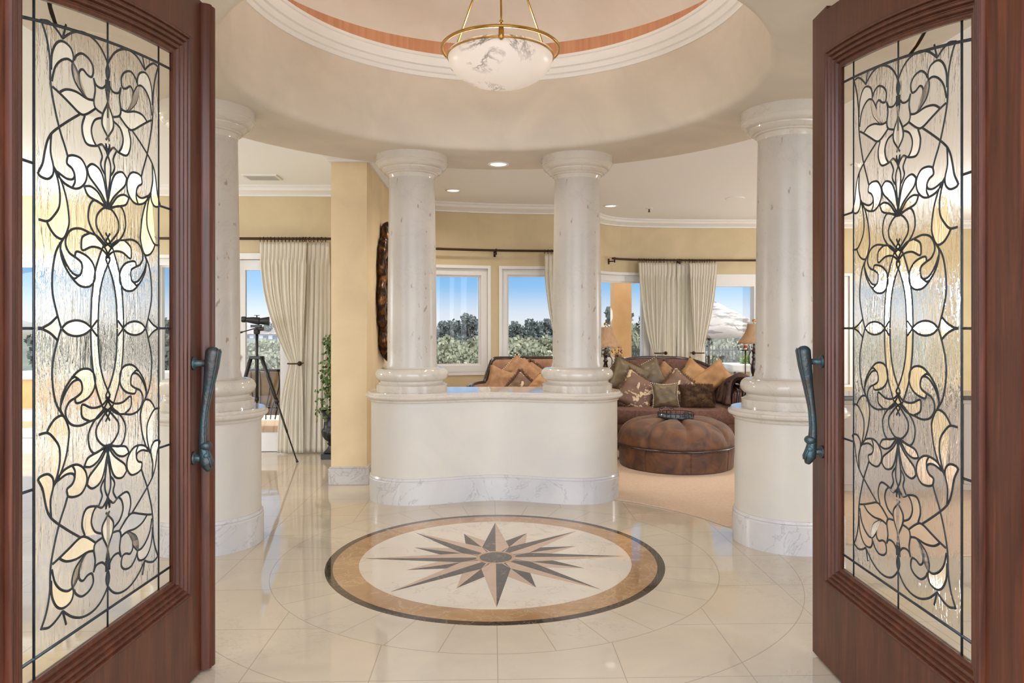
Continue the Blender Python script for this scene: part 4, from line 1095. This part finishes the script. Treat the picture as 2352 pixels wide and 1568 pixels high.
# ------------------------------------------------------------------ table lamps on side tables
def table_lamp(label, px, d, tz, turn=0, mshade='shade'):
    x, y = wpos(px, d); t_ = thing('table_lamp', label, 'lamp', (x, y, tz), turn, 'table lamps in the living room')
    pb = [(.001, 0), (.075, 0), (.078, .015), (.06, .03), (.03, .04), (.022, .06), (.034, .09), (.04, .14), (.03, .20), (.018, .25), (.03, .27), (.018, .29), (.024, .33), (.034, .345), (.018, .36), (.012, .40), (.016, .42), (.008, .43), (.008, .46), (.001, .46)]
    link('turned_base', LA(pb, 24), 'darkwood', t_, True)
    for sg in (-1, 1):
        link('scroll_arm', T(crom([(sg*.02, 0, .18), (sg*.06, 0, .20), (sg*.075, 0, .28), (sg*.05, 0, .33), (sg*.045, 0, .36)], 5), [.006]*21, 6), 'darkwood', t_, True)
    n = 64; bm = BM(); rows = []
    for j in range(15):
        t = j/14; r = []
        for k in range(n):
            a_ = 2*pi*k/n; R = .075+.10*t**1.9+.012*t; z = .66-.22*t
            if j == 14: z -= .018*abs(math.sin(a_*4))
            sc = 1-.03*abs(math.cos(a_*4))*t
            r.append(bm.verts.new((R*sc*math.cos(a_), R*sc*math.sin(a_), z)))
        rows.append(r)
    grid_faces(bm, rows, False, True); sh = link('lamp_shade', bm, mshade, t_, True); sh.modifiers.new('t', 'SOLIDIFY').thickness = .003
    bm = BM(); tube(bm, [(0, 0, .035), (0, 0, .008)], .0014, 4); ball(bm, (0, 0, 0), .0068, 6, 1.5); bd0 = link('bead_drop', bm, 'darkwood', sh, True)
    for k in range(24):
        a_ = 2*pi*k/24; R = .185; q_ = bd0 if k == 0 else bd0.copy()
        if k: COL.objects.link(q_)
        q_.location = (R*math.cos(a_), R*math.sin(a_), .392-.014*((k*7) % 3))
    bm = BM(); ball(bm, (0, 0, .695), .022, 12, .9); tube(bm, [(0, 0, .46), (0, 0, .68)], .005, 6); link('finial', bm, 'brass', t_, True)
    return t_
def side_table(label, px, d, tz, r=.22):
    x, y = wpos(px, d); t_ = thing('side_table', label, 'table', (x, y, 0))
    link('table_top', LA([(.001, tz-.03), (r-.01, tz-.03), (r, tz-.02), (r, tz-.006), (r-.006, tz), (.001, tz)], 40), 'darkwood', t_, True, .6)
    link('pedestal_leg', LA([(.001, .012), (.14, .012), (.14, .03), (.05, .05), (.03, .12), (.045, .28), (.03, .42), (.05, tz-.03), (.001, tz-.03)], 24), 'darkwood', t_, True)
side_table('dark round side table hidden behind the right counter column', 1376, 8.35, .60, .20)
table_lamp('table lamp with scalloped tan shade beside the right counter column', 1391, 8.35, .60)
side_table('dark side table right of the sofa behind the right column', 1734, 8.45, .60, .22)
table_lamp('table lamp with beaded tan shade beside the right pedestal column', 1732, 8.45, .64, .3)
x, y = wpos(1712, 8.75)
bt = thing('bottle', 'small red and white bottle standing beside the right lamp', 'bottle', (x, y, .99)); bt.scale = (.62,)*3 
link('glass_body', LA([(.001, 0), (.03, 0), (.032, .02), (.032, .11), (.012, .15), (.011, .19), (.001, .19)], 16), 'white_shade', bt, True); link('label_band', LA([(.0325, .03), (.0335, .03), (.0335, .085), (.0325, .085), (.0325, .03)], 16, False), 'red', bt, True)
st = thing('plant_stand', 'slim dark stand holding the red bottle beside the right lamp', 'stand', (x, y, 0)); link('stand_top', LA([(.001, .975), (.05, .975), (.05, .99), (.001, .99)], 20), 'darkwood', st); link('post', T([(0, 0, .03), (0, 0, .975)], .008), 'darkwood', st, True); link('foot', LA([(.001, .01), (.10, .01), (.10, .02), (.02, .04), (.001, .04)], 20), 'darkwood', st)
# ------------------------------------------------------------------ left room furnishings
tx, ty = wpos(590, 6.85)
tp = thing('tripod', 'black camera tripod with pan handle standing by the left garden door', 'tripod', (tx, ty, 0), 0)
apex = Vector((0, 0, .98))
feet = [wpos(683, 6.72), wpos(508, 6.78), wpos(590, 7.12)]
for f in feet:
    F_ = Vector((f[0]-tx, f[1]-ty, .006)); d_ = (F_-apex); o_ = Vector((d_.x, d_.y, 0)).normalized()*.05
    a_ = apex+o_; P_ = lambda q: a_.lerp(F_, q)
    lg = link('leg', T([P_(0), P_(.42), P_(.425)], [.019, .017, .010], 8), 'black', tp, True)
    link('lower_leg', T([P_(.42), P_(.72), P_(.722), P_(1)], [.010, .010, .007, .006], 8), 'black', lg, True)
    link('leg_clamp', T([P_(.405), P_(.445)], .021, 8), 'black', lg, True); link('rubber_foot', T([P_(.975), P_(1)], [.010, .012], 8), 'black', lg, True)
bm = BM(); tube(bm, [(0, 0, .60), (0, 0, 1.22)], .013, 10); link('centre_column', bm, 'black', tp, True)
bm = BM(); box(bm, -.065, .065, -.03, .03, .955, .985); bm2 = bevelled(bm, .006); link('spider', bm2, 'black', tp)
bm = BM(); tube(bm, [(0, 0, 1.19), (0, 0, 1.20), (0, 0, 1.235), (0, 0, 1.24), (0, 0, 1.27)], [.022, .03, .03, .018, .018], 12); box(bm, -.05, .04, -.03, .03, 1.255, 1.28); tube(bm, [(.02, -.02, 1.24), (.07, -.02, 1.24)], .017, 10)
link('pan_head', bm, 'black', tp, True, .5)
link('pan_handle', T([(-.02, 0, 1.245), (-.12, -.02, 1.215), (-.13, -.02, 1.212), (-.20, -.04, 1.19)], [.005, .005, .009, .010], 8), 'black', tp, True)
bn = thing('binoculars', 'black binoculars mounted on top of the tripod', 'binoculars', (tx, ty, 1.285), .25)
for sg, ln in ((-1, 1), (1, 1)):
    y0 = sg*.034
    link('barrel', T([(-.135, y0, .045), (-.125, y0, .045), (-.10, y0, .045), (-.095, y0, .042), (-.04, y0, .038), (.02, y0, .03), (.03, y0, .03), (.10, y0, .03), (.112, y0, .03)], [.024, .028, .028, .022, .030, .036, .028, .040, .041], 16), 'black', bn, True, .7)
bm = BM(); tube(bm, [(-.03, 0, .045), (.03, 0, .045)], .018, 10); tube(bm, [(0, 0, .0), (0, 0, .05)], .010, 8); tube(bm, [(0, 0, .06), (0, 0, .083)], .006, 8); box(bm, -.025, .025, -.006, .006, .082, .087)
link('centre_bridge', bm, 'black', bn, True, .6)
# urn with ivy
ux_, uy_ = wpos(762, 6.98)
un = thing('garden_urn', 'black classical urn planter at the foot of the curtains', 'urn', (ux_, uy_, 0))
link('urn_foot', bevelled(B(-.085, .085, -.085, .085, 0, .05), .004), 'black', un)
bm = BM(); NA = 72; rows = []
for r, z, fl in [(.07, .05, 0), (.075, .06, 0), (.045, .09, 0), (.03, .12, 0), (.045, .14, 0), (.03, .155, 0), (.06, .18, 1), (.085, .22, 1), (.092, .26, 1), (.088, .28, 0), (.078, .29, 0), (.072, .36, 0), (.078, .42, 0), (.10, .45, 0), (.102, .46, 0), (.09, .46, 0), (.085, .40, 0), (.001, .40, 0)]:
    rows.append([bm.verts.new(((r+(.006*abs(math.sin(12*2*pi*k/NA/2))if fl else 0))*math.cos(2*pi*k/NA), (r+(.006*abs(math.sin(12*2*pi*k/NA/2))if fl else 0))*math.sin(2*pi*k/NA), z)) for k in range(NA)])
grid_faces(bm, rows, False, True); link('urn_bowl', bm, 'black', un, True, .7)
iv = thing('ivy_topiary', 'tall green ivy growing up a stake out of the black urn', 'plant', (ux_, uy_, .40))
link('stem', T([(0, 0, .0), (.01, 0, .4), (-.005, 0, .75)], [.008, .006, .004], 8), 'stem', iv, True)
def leaf_quads(bm, c, r, nrm_, fold=.3):
    t1 = nrm_.orthogonal().normalized(); t1 = (Matrix.Rotation(random.random()*6.28, 3, nrm_) @ t1); t2 = nrm_.cross(t1)
    P5 = [c-t1*r, c-t1*r*.3+t2*r*.75, c+t1*r*.5+t2*r*.55, c+t1*r*1.1, c+t1*r*.5-t2*r*.55, c-t1*r*.3-t2*r*.75]
    P5 = [p+nrm_*(r*fold*(abs((p-c).dot(t2))/r)) for p in P5]
    v = [bm.verts.new(p) for p in P5]; bm.faces.new((v[0], v[1], v[2], v[3])); bm.faces.new((v[0], v[3], v[4], v[5]))
bm = BM()
for k in range(560):
    z = random.random()**.9*.78; wd_ = .10*(1-(z/.8)**2*.55)+.03*math.sin(z*19)
    if z < .12: wd_ += .03
    a_ = random.random()*6.28; R = wd_*random.random()**.4
    c = Vector((R*math.cos(a_), R*math.sin(a_), z+random.uniform(-.05, .02)*(R/.1)))
    nr = Vector((math.cos(a_)+random.uniform(-.6, .6), math.sin(a_)+random.uniform(-.6, .6), random.uniform(-.2, .8))).normalized()
    leaf_quads(bm, c, random.uniform(.014, .026), nr)
for k in range(7):
    p = Vector((0, 0, .1+.09*k)); a_ = 2.6+random.uniform(-.8, .8)
    for q in range(7):
        p += Vector((math.cos(a_)*.022, math.sin(a_)*.012, -.006)); leaf_quads(bm, p+Vector((0, 0, random.uniform(-.01, .01))), random.uniform(.012, .02), Vector((random.uniform(-1, 1), -1, random.uniform(0, 1))).normalized())
link('ivy_leaves', bm, 'ivy', iv)['kind'] = 'stuff'
# carved mirror on the dividing wall, seen edge on
mr_ = thing('wall_mirror', 'ornate dark gilt oval mirror on the dividing wall beside the left counter column', 'mirror', (-1.0, 6.62, 1.575))
bm = BM(); rows = []; n = 96
for k in range(n):
    a_ = 2*pi*k/n; A_, B_ = .30, .55; lob = 1+.05*math.sin(a_*8)+.03*math.sin(a_*14+1); cy_, cz_ = A_*math.cos(a_), B_*math.sin(a_); r = []
    for q in range(10):
        b_ = 2*pi*q/10; R = .055*(1+.35*math.sin(a_*22+q)) ; r.append(bm.verts.new((.045+.04*math.cos(b_)*(1+.25*math.sin(a_*16)), (A_+R*math.sin(b_)*1.0)*math.cos(a_)*lob, (B_+R*math.sin(b_))*math.sin(a_)*lob)))
    rows.append(r)
grid_faces(bm, rows, True, True); link('carved_frame', bm, 'goldleaf', mr_, True)
bm = BM(); v = [bm.verts.new((.03, .29*math.cos(2*pi*k/48), .54*math.sin(2*pi*k/48))) for k in range(48)]; bm.faces.new(v); link('mirror_pane', bm, 'mirror', mr_)
cn = thing('console_table', 'dark wooden console table against the dividing wall under the mirror', 'table', (-1.0, 6.6, 0))
link('table_top', bevelled(B(.01, .30, -.45, .45, .66, .70), .008), 'darkwood', cn)
link('apron', B(.03, .28, -.42, .42, .58, .66), 'darkwood', cn)
for yy in (-.41, .41):
    for xx in (.05, .27): link('leg', T(crom([(xx, yy, .58), (xx+.02, yy, .42), (xx-.01, yy, .2), (xx+.01, yy, .012)], 4), [.026]*4+[.018]*4+[.014]*5, 8), 'darkwood', cn, True)
x, y = wpos(876, 6.25)
cs = thing('candlestick', 'small silver candlestick on the console table edge', 'candlestick', (x-.02, y, .70)); link('base', LA([(.001, 0), (.035, 0), (.03, .01), (.008, .02), (.007, .12), (.014, .13), (.001, .13)], 16), 'mirror', cs, True)
# greige cabinet seen only through the right leaded glass
cb = thing('low_cabinet', 'low greige cabinet with a brown top seen through the right door glass', 'cabinet', (3.35, 5.45, 0))
link('cabinet_body', B(-.75, .75, 0, .4, .01, .70), 'greige', cb); link('cabinet_top', bevelled(B(-.78, .78, -.02, .42, .70, .735), .006), 'darkwood', cb)
for k in range(3): 
    dd_ = link('cabinet_door', bevelled(B(-.72+.485*k, -.255+.485*k, -.016, 0, .06, .67), .004), 'greige', cb); link('knob', T([(-.29+.485*k, -.016, .38), (-.29+.485*k, -.035, .38)], .012), 'brass', dd_, True)
# ------------------------------------------------------------------ outside
tag(link('patio', B(-8, -1.4, 7.56, 12.6, -.12, -.01), 'patio'), kind='structure')
tag(link('terrace', B(-1.4, 9, 9.75, 21, -.42, -.32), 'patio'), kind='structure')
bm = BM(); nx_, ny_ = 70, 60; rows = []
for i in range(nx_+1):
    r = []
    for j in range(ny_+1):
        x = -70+170*i/nx_; y = 13+ (j/ny_)**1.6*190
        z = -1.6-3.2*math.exp(-((y-45)/26)**2)+ .6*math.sin(x*.11+y*.05)+.4*math.sin(x*.31+1)*math.cos(y*.21)
        if y > 60: z += min(1, (y-60)/60)*1.4*(.6+.4*math.sin(x*.05+1.2))
        lf = max(0, min(1, (-10-x)/14)); z += lf*min(1, max(0, (y-34)/44))*1.4
        r.append(bm.verts.new((x, y, z)))
    rows.append(r)
grid_faces(bm, rows); tag(link('hillside', bm, 'hill', None, True), kind='structure')
# patio armchair beyond the left door
px_, py_ = wpos(600, 8.75)
pc = thing('patio_chair', 'black iron patio armchair with beige cushions outside the left door', 'chair', (px_, py_, -.01), 0)
bm = BM(); w2 = .30
rail = crom([(-w2-.03, -.0, .745), (-w2*.6, -.05, .752), (0, -.06, .755), (w2*.6, -.05, .752), (w2+.03, 0, .745)], 6)
tube(bm, rail, .014, 8); tube(bm, [(-w2*.7, -.03, .30), (w2*.7, -.03, .30)], .008, 6)
link('back_rail', bm, 'iron', pc, True)
for k in range(7):
    u = -1+2*k/6
    link('back_bar', T(crom([(u*(w2+.02), -.045*(1-u*u)-.005, .745), (u*(w2+.03), -.02, .55), (u*w2*.7, -.03, .30), (u*w2*.55, .0, .16)], 4), .006, 6), 'iron', pc, True)
o = link('back_cushion', cushion_bm(.56, .44, .14, .04), 'cushion', pc, True); o.location = (0, .06, .52)
o = link('seat_cushion', bevelled(B(-.28, .28, .05, .6, .20, .34), .03, 3), 'cushion', pc, True)
for x in (-.26, .26):
    for y in (.0, .55): link('leg', T([(x, y, .22), (x, y, .0)], .011), 'iron', pc, True)
    link('arm_rest', T(crom([(x*1.2, 0, .6), (x*1.25, .3, .58), (x*1.2, .55, .5), (x*1.1, .56, .2)], 4), .011, 8), 'iron', pc, True)
bm = BM(); box(bm, -7.5, -1.6, 11.6, 11.95, -.05, .44); 
wl = tag(link('patio_wall', bm, 'orange_stucco'), 'low stucco garden wall with a pale cap behind the patio chair', 'garden wall'); link('wall_cap', bevelled(B(-7.55, -1.55, 11.53, 12.02, .44, .56), .02, 2), 'patio', wl)
# low balustrade wall outside the centre windows
bm = BM(); box(bm, .25, 2.0, 13.0, 13.3, -.32, .52)
w3 = tag(link('terrace_wall', bm, 'patio'), 'low pale terrace wall with a rounded cap behind the centre right window', 'garden wall'); link('wall_cap', bevelled(B(.15, 2.1, 12.92, 13.38, .52, .64), .03, 3), 'patio', w3)
# stucco porch column, fence, umbrella, planter
cx_, cy_ = wpos(1426, 11.2)
sc_ = thing('porch_column', 'square orange stucco porch column outside the right window', 'column', (cx_, cy_, -.32)); link('shaft', B(-.14, .14, -.14, .14, 0, 3.2), 'orange_stucco', sc_); link('plinth', B(-.18, .18, -.18, .18, 0, .2), 'orange_stucco', sc_)
fe = thing('iron_fence', 'black picket fence along the terrace edge beyond the right windows', 'fence', (2.0, 18.0, -.32))
bm = BM(); box(bm, 0, 8.4, -.015, .015, 1.0, 1.03); box(bm, 0, 8.4, -.015, .015, .12, .15); link('rail', bm, 'iron', fe)
pk = link('picket', B(-.009, .009, -.009, .009, .02, 1.12), 'iron', fe); pk.location.x = .05
for k in range(1, 98): q = pk.copy(); COL.objects.link(q); q.location.x = .05+k*.0845
for k in range(4): link('post', B(-.03+2.75*k, .03+2.75*k, -.03, .03, 0, 1.16), 'iron', fe)
ub_x, ub_y = wpos(1628, 13.2)
ub = thing('patio_umbrella', 'weathered ivory patio umbrella beyond the right terrace door', 'umbrella', (ub_x, ub_y, -.32))
bm = BM(); rows = []
for j in range(13):
    t = j/12; r = []
    for k in range(64):
        a_ = 2*pi*k/64+.2; q = (a_*8/(2*pi)) % 1; sag = 4*q*(1-q)
        R = .02+1.02*t; z = 2.10-.52*t**1.05-.06*sag*t+(-.0 if j < 12 else -.0)
        r.append(bm.verts.new((R*math.cos(a_)*(1-.03*sag*t), R*math.sin(a_)*(1-.03*sag*t), z)))
    rows.append(r)
rows.append([bm.verts.new((v.co.x*1.005, v.co.y*1.005, v.co.z-.15-.02*math.sin(k))) for k, v in enumerate(rows[-1])])
grid_faces(bm, rows, False, True); cpy = link('canopy', bm, 'umbrella', ub, True); cpy.modifiers.new('t', 'SOLIDIFY').thickness = .006
link('pole', T([(0, 0, .0), (0, 0, 2.14)], .022, 10), 'rod', ub, True); link('base_weight', LA([(.001, 0), (.28, 0), (.26, .06), (.05, .09), (.001, .09)], 24), 'iron', ub)
for k in range(8):
    a_ = 2*pi*k/8+.2; link('rib', T([(.03*math.cos(a_), .03*math.sin(a_), 2.06), (1.0*math.cos(a_), 1.0*math.sin(a_), 1.545)], .008, 6), 'rod', ub, True)
bx_, by_ = wpos(1708, 11.6)
pn = thing('stone_planter', 'tan stone garden planter wall with pale cap beyond the terrace door', 'planter', (bx_, by_, -.32)); link('planter_body', B(-.20, .9, -.2, .3, 0, .88), 'stone_planter', pn); link('planter_cap', bevelled(B(-.28, .95, -.26, .36, .88, 1.0), .025, 2), 'patio', pn)
bm = BM()
for _ in range(420): leaf_quads(bm, Vector((random.uniform(-.02, .7), random.uniform(-.12, .2), random.uniform(0, .13))), random.uniform(.02, .04), Vector((random.uniform(-1, 1), random.uniform(-1, 1), random.uniform(.2, 1))).normalized())
pp = tag(link('leafy_plant', bm, 'bright_leaf'), 'bright green plant in the stone planter outside', 'plant'); pp.location = (bx_, by_, .67)
x, y = wpos(1653, 11.0)
lg_ = thing('lounge_chair', 'dark framed patio chair with pale cushion just outside the terrace door', 'chair', (x, y, -.32)); link('seat_frame', B(-.3, .18, -.25, .25, .72, .78), 'iron', lg_); link('cushion', bevelled(B(-.29, .13, -.24, .24, .78, .88), .03, 2), 'cushion', lg_)
for xx in (-.27, .16):
    for yy in (-.22, .22): link('leg', T([(xx, yy, 0), (xx, yy, .92 if xx > 0 else .72)], .018), 'iron', lg_)
# trees and shrubs
def crown(n, rx, rz, clumps, leafsize, seed):
    rnd = random.Random(seed); bm = BM(); cl = []
    for _ in range(clumps):
        a_ = rnd.random()*6.28; R = rx*rnd.random()**.6; h = rnd.uniform(-1, 1); cl.append((Vector((R*math.cos(a_)*math.sqrt(max(.1, 1-h*h*.7)), R*math.sin(a_), h*rz)), rnd.uniform(.22, .42)*rx))
    for _ in range(n):
        c, r = rnd.choice(cl); d = Vector((rnd.gauss(0, 1), rnd.gauss(0, 1), rnd.gauss(0, .75))).normalized()*r*rnd.random()**.35
        p = c+d; nn = Vector((rnd.uniform(-1, 1), rnd.uniform(-1, 1), rnd.uniform(-.2, 1))).normalized(); t1 = nn.orthogonal().normalized(); t2 = nn.cross(t1); s_ = leafsize*rnd.uniform(.5, 1.2)
        vs = [bm.verts.new(p+q) for q in (t1*s_, t2*s_*.7, -t1*s_, -t2*s_*.7)]; bm.faces.new(vs)
    return bm, cl
protos = []
for sd in (1, 2, 3):
    bm, cl = crown(2600, 3.0, 2.6, 16, .30, sd)
    t_ = bpy.data.objects.new('tree', None); COL.objects.link(t_)
    f = link('leaf_crown', bm, 'foliage', t_); f.location.z = 6.5; f['kind'] = 'stuff'
    bm = BM(); tube(bm, [(0, 0, -2), (.1, 0, 2), (0, .1, 5.5)], [.35, .28, .16], 8)
    for c, r in cl[:7]: tube(bm, [(0, .05, 3.6), c*.45+Vector((0, 0, 5.2)), c*.9+Vector((0, 0, 6.4))], [.15, .10, .04], 6)
    link('trunk', bm, 'bark', t_, True); protos.append(t_)
TREES = [  # px, top y, depth, width scale, label
 (1022, 742, 82, .62, 'narrow hazy tree at the left edge of the left centre window'), (1052, 728, 88, .85, 'tallest broad hazy tree in the left centre window'),
 (1083, 730, 84, .8, 'full rounded tree right of the tallest one in the left centre window'), (1110, 748, 90, .7, 'lower tree half hidden by the left centre window frame'),
 (1178, 742, 84, .65, 'dark tree at the left edge of the right centre window'), (1204, 768, 92, .6, 'low gap-filling tree between two taller ones in the right centre window'), (1222, 738, 82, .72, 'tall thin-topped tree in the middle of the right centre window'),
 (1250, 736, 86, .75, 'tall tree right of the middle in the right centre window'), (1276, 742, 80, .8, 'tree hidden partly by the ivory curtain edge in the right centre window'),
 (1484, 716, 52, 1.15, 'large dark tree filling the right side of the window with the stucco column'), (1508, 730, 56, .8, 'tree behind the tied curtain right of the stucco column window'),
 (612, 756, 84, .42, 'small tree above the distant house roof'), (634, 745, 80, .6, 'tree right of the distant house at the curtain edge'), (690, 742, 86, .8, 'tree behind the left curtains'),
 (430, 735, 75, .9, 'leftmost tree seen blurred through the left door glass'), (330, 730, 60, .9, 'tree seen blurred in the middle of the left door glass'), (230, 728, 62, .9, 'tree seen blurred near the left edge of the left door glass'), (120, 735, 62, .9, 'tree seen blurred through the clear border of the left door')]
for i, (px, ty_, d, sc, lab) in enumerate(TREES):
    k = i % 3; o = protos[k] if i < 3 else copy_tree(protos[k])
    x, y = wpos(px, d); zt = zof(ty_, d); H = 9.2*sc
    o.location = (x, y, zt-H); o.scale = (sc*.95, sc*.95, sc); o.rotation_euler = (0, 0, i*1.3); tag(o, lab, 'tree', 'hazy trees on the far slope')
sproto = None
rnd = random.Random(11)
SH = []
for px, py_, d, sc in [(1012, 800, 46, 1.2), (1035, 786, 58, 1.5), (1060, 796, 44, 1.1), (1085, 790, 52, 1.4), (1104, 803, 40, 1.0), (1018, 822, 28, .8), (1046, 814, 32, .8), (1072, 818, 30, .9), (1098, 816, 34, .9), (1030, 830, 24, .5), (1086, 829, 25, .5),
                       (1172, 792, 50, 1.3), (1196, 786, 58, 1.4), (1222, 790, 50, 1.3), (1246, 786, 54, 1.4), (1180, 806, 36, 1.0), (1210, 804, 38, 1.0), (1240, 806, 36, 1.0),
                       (575, 800, 50, 1.1), (600, 792, 56, 1.3), (626, 796, 50, 1.2), (582, 822, 34, .9), (606, 830, 28, .7), (630, 818, 32, .9), (570, 838, 26, .6), (590, 845, 23, .5),
                       (1466, 770, 40, 1.6), (1486, 790, 34, 1.2), (1650, 768, 40, 1.4), (1675, 775, 36, 1.2), (1700, 768, 42, 1.4), (1660, 800, 30, 1.0), (1690, 806, 28, .9)]:
    x, y = wpos(px, d); where = ('through the left garden door' if px < 700 else 'through the left centre window' if px < 1130 else 'through the right centre window' if px < 1300 else 'beside the stucco column' if px < 1500 else 'through the terrace door')
    if sproto is None:
        bm, cl = crown(1500, 1.35, .8, 9, .13, 21); sproto = link('hillside_shrub', bm, 'shrub'); o = sproto
    else: o = sproto.copy(); COL.objects.link(o)
    o.location = (x, y, zof(py_, d)-.9*sc); o.scale = (sc,)*3; o.rotation_euler = (0, 0, px*.7)
    SH.append((where, 'far' if d > 42 else 'middle' if d > 30 else 'near', px, o))
ORD = ['leftmost', 'second from left', 'third from left', 'fourth from left', 'fifth from left', 'sixth from left']
for wv in sorted(set(q[0] for q in SH)):
    for rv in ('far', 'middle', 'near'):
        row = sorted([q for q in SH if q[0] == wv and q[1] == rv], key=lambda q: q[2])
        for i, q in enumerate(row):
            tag(q[3], 'sage shrub %s, %s in the %s row' % (wv, ORD[i] if len(row) > 1 else 'the only one', rv), 'shrub', 'hillside shrubs')
hx, hy = wpos(600, 78)
hs = thing('distant_house', 'long low house with a grey roof on the ridge beyond the left door', 'house', (hx, hy, -.25))
link('wall', B(-2.2, 2.2, 0, 3, -1.0, .85), 'house', hs)
bm = BM(); rows = [[bm.verts.new(p) for p in ((x, -.35, .85), (x+e_, 1.5, 1.55), (x, 3.3, .85))] for x, e_ in ((-2.6, .7), (2.6, -.7))]; grid_faces(bm, rows, False, True); bm.faces.new(rows[0]); bm.faces.new(rows[1]); link('roof', bm, 'roof', hs)
for k in range(4): link('window', B(-1.8+k*1.0, -1.25+k*1.0, -.03, .02, .15, .7), 'glass_dark', hs)
